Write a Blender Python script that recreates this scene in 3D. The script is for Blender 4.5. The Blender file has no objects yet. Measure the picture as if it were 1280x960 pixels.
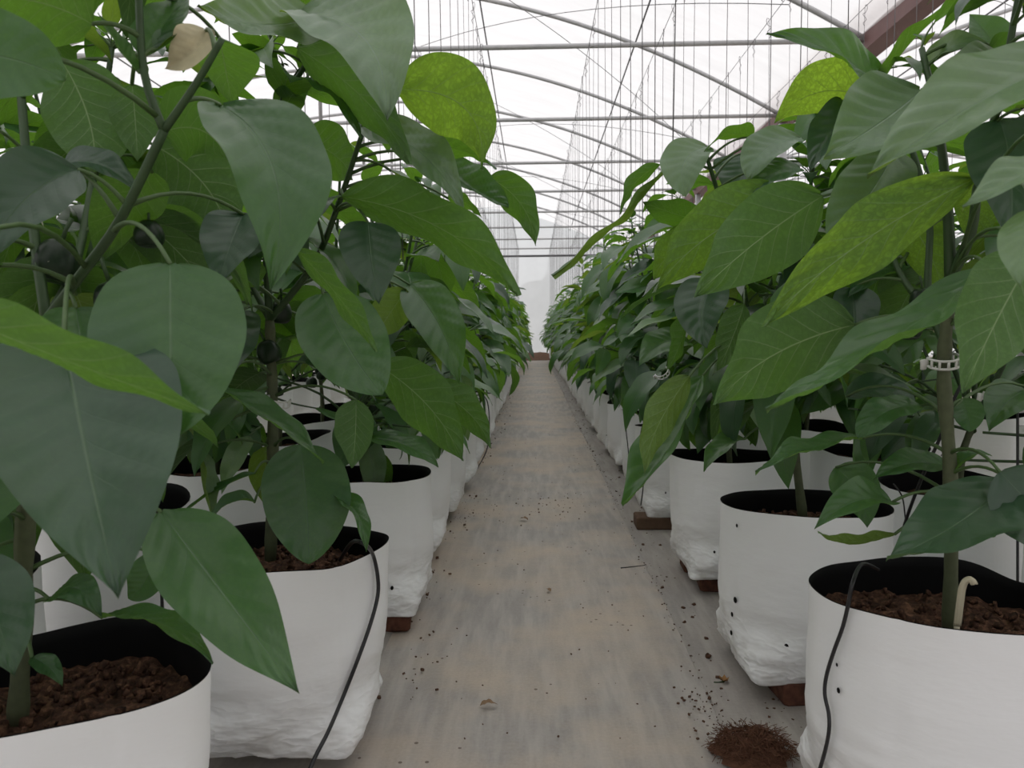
import bpy, math, random
import numpy as np
from mathutils import Vector, Matrix, Euler, noise

# ------------------------------------------------------------------ camera, sky, exposure
SC = bpy.context.scene
COL = SC.collection
F, W, H = 950.0, 1280, 960
CAM_Z = 0.75
cam_data = bpy.data.cameras.new('camera')
cam = bpy.data.objects.new('camera', cam_data)
COL.objects.link(cam)
cam.location = (0, 0, CAM_Z)
R_CAM = (Euler((math.radians(90 - 3.85), 0, math.radians(1.69)), 'XYZ').to_matrix() @ Matrix.Rotation(math.radians(-0.5), 3, 'Z'))
cam.rotation_euler = R_CAM.to_euler('XYZ')
cam_data.sensor_width = 36.0
cam_data.lens = F / W * 36.0
cam_data.clip_start = 0.02
cam_data.clip_end = 200
cam_data.dof.use_dof = True
cam_data.dof.focus_distance = 1.5
cam_data.dof.aperture_fstop = 13
SC.camera = cam

world = bpy.data.worlds.new('overcast_sky')
SC.world = world
world.use_nodes = True
bg = world.node_tree.nodes['Background']
bg.inputs[0].default_value = (0.95, 0.975, 1.0, 1)
bg.inputs[1].default_value = 0.85

# the bright upper part of the overcast sky: a very soft sun, high and a little ahead
sun_data = bpy.data.lights.new('hazy_sun', 'SUN')
sun_data.energy = 2.2
sun_data.angle = math.radians(100)
sun_data.color = (1.0, 0.995, 0.985)
sun = bpy.data.objects.new('hazy_sun', sun_data)
COL.objects.link(sun)
sun.rotation_euler = Vector((0.10, 0.42, 0.90)).to_track_quat('Z', 'Y').to_euler()

SC.view_settings.view_transform = 'Standard'
SC.view_settings.look = 'None'
SC.view_settings.gamma = 1.0
SC.view_settings.use_curve_mapping = False
SC.view_settings.exposure = 0.12
SC.cycles.max_bounces = 10
SC.cycles.diffuse_bounces = 5
SC.cycles.glossy_bounces = 3
SC.cycles.transmission_bounces = 6
SC.cycles.transparent_max_bounces = 8
SC.cycles.caustics_reflective = False
SC.cycles.caustics_refractive = False

rnd = random.Random(7)


def P(x, y, d):
    """World point seen at photo pixel x, y at a depth of d metres along the path."""
    v = R_CAM @ Vector(((x - W / 2) / F, -(y - H / 2) / F, -1.0))
    return Vector((0, 0, CAM_Z)) + v * (d / v.y)


def project(p):
    q = R_CAM.transposed() @ (Vector(p) - Vector((0, 0, CAM_Z)))
    if q.z > -0.02:
        return None
    return (W / 2 + F * q.x / -q.z, H / 2 - F * q.y / -q.z)


# ------------------------------------------------------------------ node helpers
class NT:
    def __init__(self, name):
        self.m = bpy.data.materials.new(name)
        self.m.use_nodes = True
        self.t = self.m.node_tree
        self.t.nodes.clear()
        self.out = self.t.nodes.new('ShaderNodeOutputMaterial')

    def n(self, kind, **kw):
        nd = self.t.nodes.new('ShaderNode' + kind)
        for k, v in kw.items():
            if k == 'i':
                for key, val in v.items():
                    sock = nd.inputs[key]
                    if hasattr(val, 'is_linked'):
                        self.t.links.new(val, sock)
                    else:
                        sock.default_value = val
            else:
                setattr(nd, k, v)
        return nd

    def math(self, op, a, b=None, c=None, clamp=False):
        nd = self.n('Math', operation=op, use_clamp=clamp)
        for i, v in enumerate((a, b, c)):
            if v is None:
                continue
            if hasattr(v, 'is_linked'):
                self.t.links.new(v, nd.inputs[i])
            else:
                nd.inputs[i].default_value = v
        return nd.outputs[0]

    def mix(self, fac, a, b, mode='MIX'):
        nd = self.n('Mix', data_type='RGBA', blend_type=mode)
        for i, v in ((0, fac), (6, a), (7, b)):
            if hasattr(v, 'is_linked'):
                self.t.links.new(v, nd.inputs[i])
            else:
                nd.inputs[i].default_value = v
        return nd.outputs[2]

    def ramp(self, fac, stops):
        nd = self.n('ValToRGB')
        self.t.links.new(fac, nd.inputs[0])
        el = nd.color_ramp.elements
        while len(el) < len(stops):
            el.new(0.5)
        for e, (p, c) in zip(el, stops):
            e.position = p
            e.color = c if len(c) == 4 else (*c, 1)
        return nd.outputs[0]

    def noise(self, vec, scale, detail=3, rough=0.55):
        nd = self.n('TexNoise', i={'Scale': scale, 'Detail': detail, 'Roughness': rough})
        if vec is not None:
            self.t.links.new(vec, nd.inputs['Vector'])
        return nd.outputs[0]

    def mapped(self, vec, scale=(1, 1, 1), loc=(0, 0, 0)):
        nd = self.n('Mapping', i={'Scale': scale, 'Location': loc})
        self.t.links.new(vec, nd.inputs['Vector'])
        return nd.outputs[0]

    def coord(self, which='Object'):
        return self.n('TexCoord').outputs[which]

    def bump(self, height, strength=0.3, dist=0.002):
        return self.n('Bump', i={'Height': height, 'Strength': strength, 'Distance': dist}).outputs[0]

    def principled(self, color, rough=0.5, normal=None, spec=0.5, metal=0.0):
        nd = self.n('BsdfPrincipled', i={'Base Color': color, 'Roughness': rough, 'Specular IOR Level': spec, 'Metallic': metal})
        if normal is not None:
            self.t.links.new(normal, nd.inputs['Normal'])
        return nd.outputs[0]

    def end(self, shader):
        self.t.links.new(shader, self.out.inputs[0])
        return self.m


def plain(name, color, rough=0.5, spec=0.5, metal=0.0, nscale=30, var=0.15):
    t = NT(name)
    nz = t.noise(t.coord(), nscale)
    c = t.mix(nz, tuple(v * (1 - var) for v in color) + (1,), tuple(min(1, v * (1 + var)) for v in color) + (1,))
    return t.end(t.principled(c, rough, spec=spec, metal=metal))


# ------------------------------------------------------------------ materials
def leaf_material(name, top=(0.031, 0.092, 0.034), under=(0.085, 0.170, 0.055), trans=(0.22, 0.48, 0.03), tmix=0.32, gloss=0.36, mottle=0.28):
    t = NT(name)
    uv = t.n('UVMap').outputs[0]
    sep = t.n('SeparateXYZ')
    t.t.links.new(uv, sep.inputs[0])
    u, v = sep.outputs[0], sep.outputs[1]
    mid = t.math('ABSOLUTE', t.math('MULTIPLY', t.math('SUBTRACT', u, 0.5), 2.0))
    midrib = t.math('SUBTRACT', 1.0, t.math('DIVIDE', mid, 0.026), clamp=True)
    ph = t.math('SUBTRACT', t.math('MULTIPLY', v, 8.0), t.math('MULTIPLY', t.math('POWER', mid, 0.8), 1.9))
    tri = t.math('ABSOLUTE', t.math('SUBTRACT', t.math('FRACT', ph), 0.5))
    side = t.math('MULTIPLY', t.math('SUBTRACT', 1.0, t.math('DIVIDE', tri, 0.055), clamp=True), t.math('SUBTRACT', 1.0, t.math('MULTIPLY', mid, 0.75)))
    back = t.n('NewGeometry').outputs['Backfacing']
    vein = t.math('MAXIMUM', midrib, t.math('MULTIPLY', side, t.math('ADD', 0.20, t.math('MULTIPLY', back, 0.5))))
    vor = t.n('TexVoronoi', feature='DISTANCE_TO_EDGE', i={'Scale': 1.0})
    wob = t.n('TexNoise', i={'Scale': 3.0, 'Detail': 2})
    t.t.links.new(t.mapped(uv, (5, 12, 1)), wob.inputs['Vector'])
    wv = t.n('VectorMath', operation='MULTIPLY_ADD', i={1: (1.6, 1.6, 0)})
    t.t.links.new(wob.outputs[1], wv.inputs[0])
    t.t.links.new(t.mapped(uv, (12, 27, 1)), wv.inputs[2])
    t.t.links.new(wv.outputs[0], vor.inputs['Vector'])
    net = t.math('SUBTRACT', 1.0, t.math('DIVIDE', vor.outputs[0], 0.34), clamp=True)
    rand = t.n('ObjectInfo').outputs['Random']
    nz = t.noise(t.coord(), 28, 3)
    topc = t.mix(nz, (*[c * 0.72 for c in top], 1), (*[c * 1.30 for c in top], 1))
    topc = t.mix(t.math('MULTIPLY', rand, 0.35), topc, (top[0] * 1.9, top[1] * 1.55, top[2] * 1.2, 1))
    topc = t.mix(t.math('MULTIPLY', vein, 0.42), topc, (0.10, 0.18, 0.065, 1))
    undc = t.mix(t.math('MULTIPLY', net, 0.45), (*under, 1), (*[c * 0.62 for c in under], 1))
    undc = t.mix(t.math('MULTIPLY', vein, 0.95), undc, (0.27, 0.38, 0.17, 1))
    base = t.mix(back, topc, undc)
    trc = t.mix(t.math('MULTIPLY', t.math('MAXIMUM', net, t.math('MULTIPLY', side, 0.9)), mottle), (*trans, 1), (*[c * 0.42 for c in trans], 1))
    trc = t.mix(t.math('MULTIPLY', rand, 0.5), trc, (trans[0] * 0.62, trans[1] * 0.72, trans[2] * 0.9, 1))
    hgt = t.math('SUBTRACT', t.math('ADD', t.math('MULTIPLY', nz, 0.35), 0.0), t.math('ADD', t.math('MULTIPLY', vein, 0.8), t.math('MULTIPLY', net, t.math('ADD', 0.02, t.math('MULTIPLY', back, 0.25)))))
    nrm = t.bump(hgt, 0.4, 0.0018)
    pr = t.principled(base, t.math('ADD', gloss, t.math('MULTIPLY', back, 0.2)), nrm, t.math('SUBTRACT', 0.62, t.math('MULTIPLY', back, 0.25)))
    tr = t.n('BsdfTranslucent', i={'Color': trc}).outputs[0]
    mx = t.n('MixShader', i={0: t.math('MULTIPLY', tmix, t.math('SUBTRACT', 1.0, t.math('MULTIPLY', vein, 0.75)))})
    t.t.links.new(pr, mx.inputs[1])
    t.t.links.new(tr, mx.inputs[2])
    return t.end(mx.outputs[0])


M = {}
M['leaf'] = leaf_material('pepper_leaf')
M['leaf_pale'] = leaf_material('pale_pepper_leaf', (0.092, 0.172, 0.095), (0.12, 0.20, 0.055), (0.30, 0.48, 0.04), 0.34, 0.38)  # paler leaf copy: top light put into its colour; also mixed in for variety
M['leaf_dark'] = leaf_material('dark_pepper_leaf', (0.022, 0.060, 0.033), (0.05, 0.105, 0.036), (0.12, 0.28, 0.025), 0.22, 0.36)  # darker leaf copy: shade of overhung leaves put into its colour, plus random variety
M['leaf_backlit'] = leaf_material('backlit_pepper_leaf', (0.045, 0.110, 0.040), (0.100, 0.215, 0.045), (0.40, 0.66, 0.045), 0.50, 0.40, 0.65)  # leaf copy with backlight put into its brighter colour and stronger translucency
M['stem'] = plain('green_stem', (0.036, 0.075, 0.024), 0.5, nscale=60, var=0.3)
M['petiole'] = plain('petiole_green', (0.065, 0.12, 0.035), 0.5, nscale=60, var=0.2)
M['bark'] = plain('woody_stem', (0.085, 0.10, 0.05), 0.7, nscale=80, var=0.35)
M['fruit'] = plain('dark_pepper_skin', (0.012, 0.026, 0.012), 0.35, spec=0.3, nscale=14, var=0.5)
M['dry'] = plain('dried_petal', (0.62, 0.56, 0.38), 0.8, nscale=90, var=0.25)
M['petal'] = plain('white_petal', (0.62, 0.62, 0.50), 0.6, nscale=90, var=0.1)
M['black_plastic'] = plain('black_plastic', (0.012, 0.012, 0.014), 0.42, nscale=40, var=0.3)
M['liner'] = plain('black_bag_lining', (0.004, 0.004, 0.0045), 0.6, spec=0.15, nscale=15, var=0.3)
M['clip'] = plain('white_plastic_clip', (0.70, 0.70, 0.68), 0.4, nscale=40, var=0.05)
M['stake'] = plain('cream_plastic', (0.55, 0.50, 0.36), 0.45, nscale=60, var=0.15)
M['galv'] = plain('galvanised_pipe', (0.50, 0.50, 0.51), 0.5, metal=0.2, nscale=12, var=0.2)
M['dark_pipe'] = plain('dark_purlin', (0.085, 0.085, 0.09), 0.5, metal=0.3, nscale=12, var=0.2)
M['beam'] = plain('red_oxide_steel', (0.20, 0.105, 0.10), 0.6, nscale=6, var=0.22)
M['string'] = plain('dark_string', (0.16, 0.155, 0.16), 0.8, nscale=60, var=0.2)
M['wire'] = plain('steel_wire', (0.16, 0.16, 0.165), 0.5, metal=0.4, nscale=40, var=0.2)
M['tree'] = plain('tree_leaves_outside', (0.06, 0.08, 0.055), 0.9, nscale=1.5, var=0.5)
M['trunk'] = plain('tree_bark_outside', (0.08, 0.06, 0.045), 0.9, nscale=4, var=0.3)


def mat_bag():
    t = NT('white_bag_film')
    co = t.coord()
    nz = t.noise(t.mapped(co, (1, 1, 3.5)), 9, 4)
    n2 = t.noise(co, 38, 2)
    base = t.mix(t.noise(co, 5, 3), (0.83, 0.845, 0.86, 1), (0.89, 0.90, 0.91, 1))
    sep = t.n('SeparateXYZ')
    t.t.links.new(co, sep.inputs[0])
    low = t.math('SUBTRACT', 1.0, t.math('DIVIDE', sep.outputs[2], 0.13), clamp=True)
    dirt = t.math('MULTIPLY', t.math('MULTIPLY', low, t.ramp(t.noise(co, 22, 4), [(0.45, (0, 0, 0)), (0.75, (1, 1, 1))])), 0.45)
    base = t.mix(dirt, base, (0.36, 0.30, 0.24, 1))
    h = t.math('ADD', t.math('MULTIPLY', nz, 0.8), t.math('MULTIPLY', n2, 0.25))
    foot = t.math('POWER', t.math('SUBTRACT', 1.0, t.math('DIVIDE', sep.outputs[2], 0.17), clamp=True), 1.3)
    cr = t.noise(t.mapped(co, (1, 1, 2.2)), 16, 2)
    ridge = t.math('SUBTRACT', 1.0, t.math('MULTIPLY', t.math('ABSOLUTE', t.math('SUBTRACT', cr, 0.5)), 7.0), clamp=True)
    h = t.math('ADD', h, t.math('MULTIPLY', t.math('MULTIPLY', ridge, foot), 1.6))
    return t.end(t.principled(base, 0.40, t.bump(h, 0.30, 0.006), 0.45))


def mat_soil():
    t = NT('coir_potting_mix')
    co = t.coord()
    nz = t.noise(co, 70, 5, 0.7)
    c = t.ramp(nz, [(0.30, (0.012, 0.007, 0.005)), (0.50, (0.075, 0.038, 0.024)), (0.72, (0.24, 0.125, 0.075))])
    return t.end(t.principled(c, 0.9, t.bump(nz, 0.8, 0.01), 0.2))


def mat_floor(name, dust, seed, dim=1.0):
    t = NT(name)
    co = t.coord()
    m1 = t.mapped(co, (1, 1, 1), (seed, seed * 2, 0))
    big = t.noise(m1, 1.5, 3, 0.5)
    patch = t.noise(m1, 4.2, 6, 0.62)
    streak = t.noise(t.mapped(co, (9, 1.1, 1), (seed, 0, 0)), 3.2, 4, 0.6)
    weave = t.noise(t.mapped(co, (3, 130, 1)), 2.0, 2)
    fine = t.noise(co, 150, 2)
    grey = t.mix(fine, (0.265, 0.245, 0.222, 1), (0.37, 0.345, 0.315, 1))
    grey = t.mix(t.math('MULTIPLY', t.ramp(streak, [(0.42, (0, 0, 0)), (0.66, (1, 1, 1))]), 0.55), grey, (0.54, 0.50, 0.45, 1))
    grey = t.mix(t.math('MULTIPLY', weave, 0.22), grey, (0.52, 0.48, 0.43, 1))
    tan = t.mix(fine, (0.46, 0.375, 0.285, 1), (0.60, 0.50, 0.39, 1))
    f = t.ramp(t.math('ADD', t.math('MULTIPLY', big, 0.5), t.math('MULTIPLY', patch, 0.5)), [(0.44, (0, 0, 0)), (0.60, (1, 1, 1))])
    c = t.mix(t.math('MULTIPLY', f, dust), grey, tan)
    c = t.mix(1.0, c, (dim, dim, dim * 1.03, 1), 'MULTIPLY')
    spk = t.n('TexVoronoi', i={'Scale': 26.0})
    t.t.links.new(co, spk.inputs['Vector'])
    dots = t.math('MULTIPLY', t.math('LESS_THAN', spk.outputs[0], 0.10), t.math('GREATER_THAN', t.noise(m1, 3.0, 3), 0.55))
    c = t.mix(t.math('MULTIPLY', dots, 0.75), c, (0.07, 0.045, 0.03, 1))
    h = t.math('ADD', t.math('MULTIPLY', patch, 0.9), t.math('ADD', t.math('MULTIPLY', weave, 0.12), t.math('MULTIPLY', streak, 0.3)))
    return t.end(t.principled(c, 0.62, t.bump(h, 0.35, 0.012), 0.35))


def mat_film(name, tint, clear=0.0):
    """Milky greenhouse sheet: light passes through scattered, a little of it straight."""
    t = NT(name)
    co = t.coord()
    st = t.noise(t.mapped(co, (0.9, 3.5, 0.9)), 1.6, 4, 0.6)
    c = t.mix(st, (*[v * 0.76 for v in tint], 1), (*tint, 1))
    tr = t.n('BsdfTranslucent', i={'Color': c}).outputs[0]
    df = t.n('BsdfDiffuse', i={'Color': (0.55, 0.54, 0.54, 1)}).outputs[0]
    mx = t.n('MixShader', i={0: 0.16})
    t.t.links.new(tr, mx.inputs[1])
    t.t.links.new(df, mx.inputs[2])
    sh = mx.outputs[0]
    if clear:
        tp = t.n('BsdfTransparent', i={'Color': (0.97, 0.96, 0.96, 1)}).outputs[0]
        m2 = t.n('MixShader', i={0: clear})
        t.t.links.new(sh, m2.inputs[1])
        t.t.links.new(tp, m2.inputs[2])
        sh = m2.outputs[0]
    return t.end(sh)


def mat_brick():
    t = NT('red_clay_brick')
    nz = t.noise(t.coord(), 40, 4)
    c = t.ramp(nz, [(0.3, (0.05, 0.022, 0.016)), (0.6, (0.13, 0.055, 0.036)), (0.8, (0.19, 0.10, 0.07))])
    return t.end(t.principled(c, 0.85, t.bump(nz, 0.5, 0.004), 0.2))


M['bag'] = mat_bag()
M['soil'] = mat_soil()
M['floor'] = mat_floor('dusty_ground_cover', 0.80, 0.0)
M['sheet'] = mat_floor('grey_ground_cover', 0.18, 3.7, 0.84)
M['roof_film'] = mat_film('milky_roof_film', (0.93, 0.885, 0.875), 0.30)
M['wall_film'] = mat_film('milky_wall_film', (0.95, 0.955, 0.985), 0.12)
M['brick'] = mat_brick()
M['shade_net'] = plain('dark_shade_net', (0.05, 0.06, 0.05), 0.9, nscale=3, var=0.3)
M['coir'] = plain('coir_fibre', (0.13, 0.062, 0.038), 0.9, spec=0.2, nscale=120, var=0.6)
M['crumb'] = plain('dirt_crumb', (0.10, 0.055, 0.035), 0.9, spec=0.2, nscale=20, var=0.5)
M['wood'] = plain('weathered_wood', (0.12, 0.075, 0.05), 0.85, spec=0.2, nscale=30, var=0.4)


# ------------------------------------------------------------------ mesh helpers
class MB:
    def __init__(self):
        self.v, self.f, self.uv, self.mi = [], [], [], []
        self.hasuv = False

    def add(self, verts, faces, uvs=None, mi=0):
        o = len(self.v)
        self.v.extend([tuple(p) for p in verts])
        self.f.extend([tuple(i + o for i in f) for f in faces])
        self.mi.extend([mi] * len(faces))
        if uvs is None:
            uvs = [(0.5, 0.5)] * len(verts)
        else:
            self.hasuv = True
        self.uv.extend(uvs)

    def tube(self, pts, radii, n=8, cap=True, mi=0):
        pts = [Vector(p) for p in pts]
        if not hasattr(radii, '__len__'):
            radii = [radii] * len(pts)
        verts, faces = [], []
        t0 = (pts[1] - pts[0]).normalized()
        ref = Vector((0, 0, 1)) if abs(t0.z) < 0.9 else Vector((1, 0, 0))
        s = t0.cross(ref).normalized()
        for i, p in enumerate(pts):
            if i == 0:
                t = t0
            elif i == len(pts) - 1:
                t = (pts[i] - pts[i - 1]).normalized()
            else:
                t = (pts[i + 1] - pts[i - 1]).normalized()
            s = (s - t * s.dot(t))
            s = s.normalized() if s.length > 1e-6 else t.orthogonal().normalized()
            b = t.cross(s)
            for k in range(n):
                a = 2 * math.pi * k / n
                verts.append(p + (s * math.cos(a) + b * math.sin(a)) * radii[i])
        for i in range(len(pts) - 1):
            for k in range(n):
                k2 = (k + 1) % n
                faces.append((i * n + k, i * n + k2, (i + 1) * n + k2, (i + 1) * n + k))
        if cap:
            faces.append(tuple(range(n - 1, -1, -1)))
            faces.append(tuple((len(pts) - 1) * n + k for k in range(n)))
        self.add(verts, faces, mi=mi)

    def box(self, c, s, rot=None, mi=0, bev=0.0):
        hx, hy, hz = s[0] / 2, s[1] / 2, s[2] / 2
        b = min(bev, hx, hy, hz)
        verts = []
        if b <= 0:
            for x in (-hx, hx):
                for y in (-hy, hy):
                    for z in (-hz, hz):
                        verts.append(Vector((x, y, z)))
            faces = [(0, 1, 3, 2), (4, 6, 7, 5), (0, 4, 5, 1), (2, 3, 7, 6), (0, 2, 6, 4), (1, 5, 7, 3)]
        else:
            # chamfered box: octagonal rings
            def ring(z, e):
                return [Vector((sx * (hx - ex), sy * (hy - ey), z)) for sx, sy, ex, ey in
                        ((1, -1, e, e + b), (1, 1, e, e + b), (1, 1, e + b, e), (-1, 1, e + b, e), (-1, 1, e, e + b), (-1, -1, e, e + b), (-1, -1, e + b, e), (1, -1, e + b, e))]
            verts = ring(-hz, b * 0.7) + ring(-hz + b, 0) + ring(hz - b, 0) + ring(hz, b * 0.7)
            faces = [tuple(range(7, -1, -1)), tuple(range(24, 32))]
            for r in range(3):
                for k in range(8):
                    k2 = (k + 1) % 8
                    faces.append((r * 8 + k, r * 8 + k2, r * 8 + 8 + k2, r * 8 + 8 + k))
        if rot is not None:
            verts = [rot @ p for p in verts]
        self.add([p + Vector(c) for p in verts], faces, mi=mi)

    def mesh(self, name, mats, smooth=True):
        me = bpy.data.meshes.new(name)
        me.from_pydata(self.v, [], self.f)
        if self.hasuv:
            ul = me.uv_layers.new(name='UVMap')
            li = np.empty(len(me.loops), dtype=np.int32)
            me.loops.foreach_get('vertex_index', li)
            ul.data.foreach_set('uv', np.array(self.uv, dtype=np.float32)[li].ravel())
        for m in (mats if isinstance(mats, (list, tuple)) else [mats]):
            me.materials.append(m)
        if any(self.mi):
            me.polygons.foreach_set('material_index', self.mi)
        if smooth:
            me.polygons.foreach_set('use_smooth', [True] * len(me.polygons))
        me.update()
        return me

    def build(self, name, mats, parent=None, loc=None, smooth=True):
        return link(name, self.mesh(name, mats, smooth), parent, loc)


def link(name, me, parent=None, loc=None):
    o = bpy.data.objects.new(name, me)
    COL.objects.link(o)
    if parent is not None:
        o.parent = parent
    if loc is not None:
        o.location = loc
    return o


def tag(o, label=None, cat=None, group=None, kind=None):
    if label:
        o['label'] = label
    if cat:
        o['category'] = cat
    if group:
        o['group'] = group
    if kind:
        o['kind'] = kind
    return o


def thing(name, loc, label, cat, group=None, rz=0.0):
    o = bpy.data.objects.new(name, None)
    COL.objects.link(o)
    o.empty_display_size = 0.05
    o.location = loc
    o.rotation_euler = (0, 0, rz)
    return tag(o, label, cat, group)


def structure(o):
    o['kind'] = 'structure'
    return o


def bez(p0, p1, p2, n):
    return [p0 * (1 - t) ** 2 + p1 * 2 * t * (1 - t) + p2 * t * t for t in [i / n for i in range(n + 1)]]


def smooth_path(pts, sub=5):
    """Catmull-Rom through the points."""
    pts = [Vector(p) for p in pts]
    out = []
    for i in range(len(pts) - 1):
        a = pts[max(i - 1, 0)]
        b, c = pts[i], pts[i + 1]
        d = pts[min(i + 2, len(pts) - 1)]
        for k in range(sub):
            t = k / sub
            out.append(0.5 * ((2 * b) + (c - a) * t + (2 * a - 5 * b + 4 * c - d) * t * t + (3 * b - a - 3 * c + d) * t ** 3))
    out.append(pts[-1])
    return out


def ordinal(i):
    return ['nearest', 'second', 'third', 'fourth', 'fifth', 'sixth', 'seventh', 'eighth', 'ninth', 'tenth', 'eleventh', 'twelfth', 'thirteenth', 'fourteenth'][i]


# ------------------------------------------------------------------ greenhouse shell
Y0, Y1 = -10.0, 22.0
X_L, X_G, X_R = -7.0, 2.55, 12.1
TIE = CAM_Z + 2.19
RISE = 1.40


def roof_z(x):
    if x <= X_G:
        r = RISE * (1 - ((x + 2.24) / 4.78) ** 2)
        if x < -2.2:
            r -= 0.14
    else:
        r = RISE * (1 - ((x - 7.34) / 4.78) ** 2)
    return TIE + r


# floor
fl = MB()
nx, ny = 44, 60
vs, fs = [], []
for j in range(ny + 1):
    for i in range(nx + 1):
        x = X_L + (X_R - X_L) * i / nx
        y = Y0 + (Y1 - Y0) * j / ny
        vs.append((x, y, 0.0))
for j in range(ny):
    for i in range(nx):
        a = j * (nx + 1) + i
        fs.append((a, a + 1, a + nx + 2, a + nx + 1))
fl.add(vs, fs)
floor = structure(fl.build('floor', M['floor']))


def cover_sheet(x0, x1, lab_seed):
    """An overlapping strip of woven ground cover with a slightly raised, wavering edge."""
    m = MB()
    n = 180
    vs, fs = [], []
    cols = [0, 0.02, 0.5, 0.98, 1]
    for j in range(n + 1):
        y = -1.0 + 22.5 * j / n
        wob = 0.012 * noise.noise(Vector((y * 1.3, lab_seed, 0))) + 0.004 * noise.noise(Vector((y * 9, lab_seed, 3)))
        for k, c in enumerate(cols):
            x = x0 + (x1 - x0) * c + (wob if k < 2 else 0)
            z = 0.0015 if k in (0, 4) else 0.005 + 0.003 * noise.noise(Vector((x * 3, y * 4, lab_seed)))
            vs.append((x, y, z))
    for j in range(n):
        for k in range(4):
            a = j * 5 + k
            fs.append((a, a + 1, a + 6, a + 5))
    m.add(vs, fs)
    return m.build('ground_sheet', M['sheet'], floor)


cover_sheet(0.352, 1.32, 1.0)
cover_sheet(-1.25, -0.36, 5.0)

# earth outside the film walls
m = MB()
m.add([(-60, -60, -0.06), (60, -60, -0.06), (60, 90, -0.06), (-60, 90, -0.06)], [(0, 1, 2, 3)])
structure(m.build('ground_outside', plain('grassy_earth', (0.26, 0.24, 0.18), 0.95, nscale=0.8, var=0.4)))

# roof film: three vault sheets
ceiling = bpy.data.objects.new('ceiling', None)
COL.objects.link(ceiling)
structure(ceiling)


def vault(x0, x1):
    m = MB()
    n = 22
    ys = [Y0 + (Y1 - Y0) * j / 58 for j in range(59)]
    vs, fs = [], []
    for j, y in enumerate(ys):
        for i in range(n + 1):
            x = x0 + (x1 - x0) * i / n
            ph = (y / 2.0) % 1.0
            sag = 0.03 * math.sin(math.pi * ph)
            vs.append((x, y, roof_z(min(max(x, x0 + 1e-4), x1 - 1e-4)) + 0.03 - sag + 0.008 * noise.noise(Vector((x * 2, y * 2, 0)))))
    for j in range(len(ys) - 1):
        for i in range(n):
            a = j * (n + 1) + i
            fs.append((a, a + 1, a + n + 2, a + n + 1))
    m.add(vs, fs)
    return m.build('roof_film', M['roof_film'], ceiling)


vault(X_L, -2.2)
vault(-2.2 + 1e-3, X_G)
vault(X_G + 1e-3, X_R)
m = MB()
m.add([(-2.2, Y0, roof_z(-2.21)), (-2.2, Y1, roof_z(-2.21)), (-2.2, Y1, roof_z(-2.19) + 0.03), (-2.2, Y0, roof_z(-2.19) + 0.03)], [(0, 1, 2, 3)])
m.build('vent_film', M['roof_film'], ceiling)


def gable(name, y, mat='wall_film'):
    m = MB()
    xs = [X_L + (X_R - X_L) * i / 90 for i in range(91)]
    vs = [(x, y, 0.0) for x in xs] + [(x, y, roof_z(x) + 0.03) for x in xs]
    fs = [(i, i + 1, 92 + i, 91 + i) for i in range(90)]
    m.add(vs, fs)
    return structure(m.build(name, M[mat], smooth=False))


wall_back = gable('wall_back', Y1)
gable('wall_front', Y0, 'wall_film')
for nm, x in (('wall_left', X_L), ('wall_right', X_R)):
    m = MB()
    m.add([(x, Y0, 0), (x, Y1, 0), (x, Y1, TIE), (x, Y0, TIE)], [(0, 1, 2, 3)])
    structure(m.build(nm, M['wall_film'], smooth=False))
# frame pipes on the end wall
m = MB()
m.tube([(X_L, Y1 - 0.04, TIE), (X_R, Y1 - 0.04, TIE)], 0.030)
m.build('frame_rail', M['dark_pipe'], wall_back)
for x in (-4.6, -2.2, 2.55, 4.9):
    m = MB()
    m.tube([(x, Y1 - 0.05, 0), (x, Y1 - 0.05, roof_z(x))], 0.028)
    m.build('frame_post', M['galv'], wall_back)

# trusses every two metres
arch_r, arch_l, arch_rr, tie_l, tie_r, king, col_me = MB(), MB(), MB(), MB(), MB(), MB(), MB()
arch_r.tube([(x, 0, roof_z(x + 1e-4)) for x in np.linspace(-2.199, X_G, 26)], 0.022)
arch_l.tube([(x, 0, roof_z(x - 1e-4)) for x in np.linspace(-2.2, X_L, 20)], 0.022)
arch_rr.tube([(x, 0, roof_z(x + 1e-4)) for x in np.linspace(X_G, X_R, 34)], 0.022)
tie_l.tube([(X_L, 0, TIE), (X_G, 0, TIE)], 0.020)
tie_r.tube([(X_G, 0, TIE + 0.02), (X_R, 0, TIE + 0.02)], 0.020)
king.tube([(-2.2, 0, TIE), (-2.2, 0, roof_z(-2.19))], 0.02)
col_me.box((X_G + 0.0, 0, (TIE - 0.08) / 2), (0.075, 0.075, TIE - 0.08), bev=0.006)
tm = {'arch_pipe': [x.mesh('arch_pipe', M['galv']) for x in (arch_r, arch_l, arch_rr)], 'tie_bar': [x.mesh('tie_bar', M['galv']) for x in (tie_l, tie_r)],
      'king_post': [king.mesh('king_post', M['galv'])], 'column': [col_me.mesh('column', M['galv'])]}
k = 0
for y in range(-8, 22, 2):
    t = bpy.data.objects.new('roof_truss', None)
    COL.objects.link(t)
    t.location = (0, y, 0)
    structure(t)
    for nm, lst in tm.items():
        if nm == 'column' and y % 4:
            continue
        for me in lst:
            link(nm, me, t)
    k += 1
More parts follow.
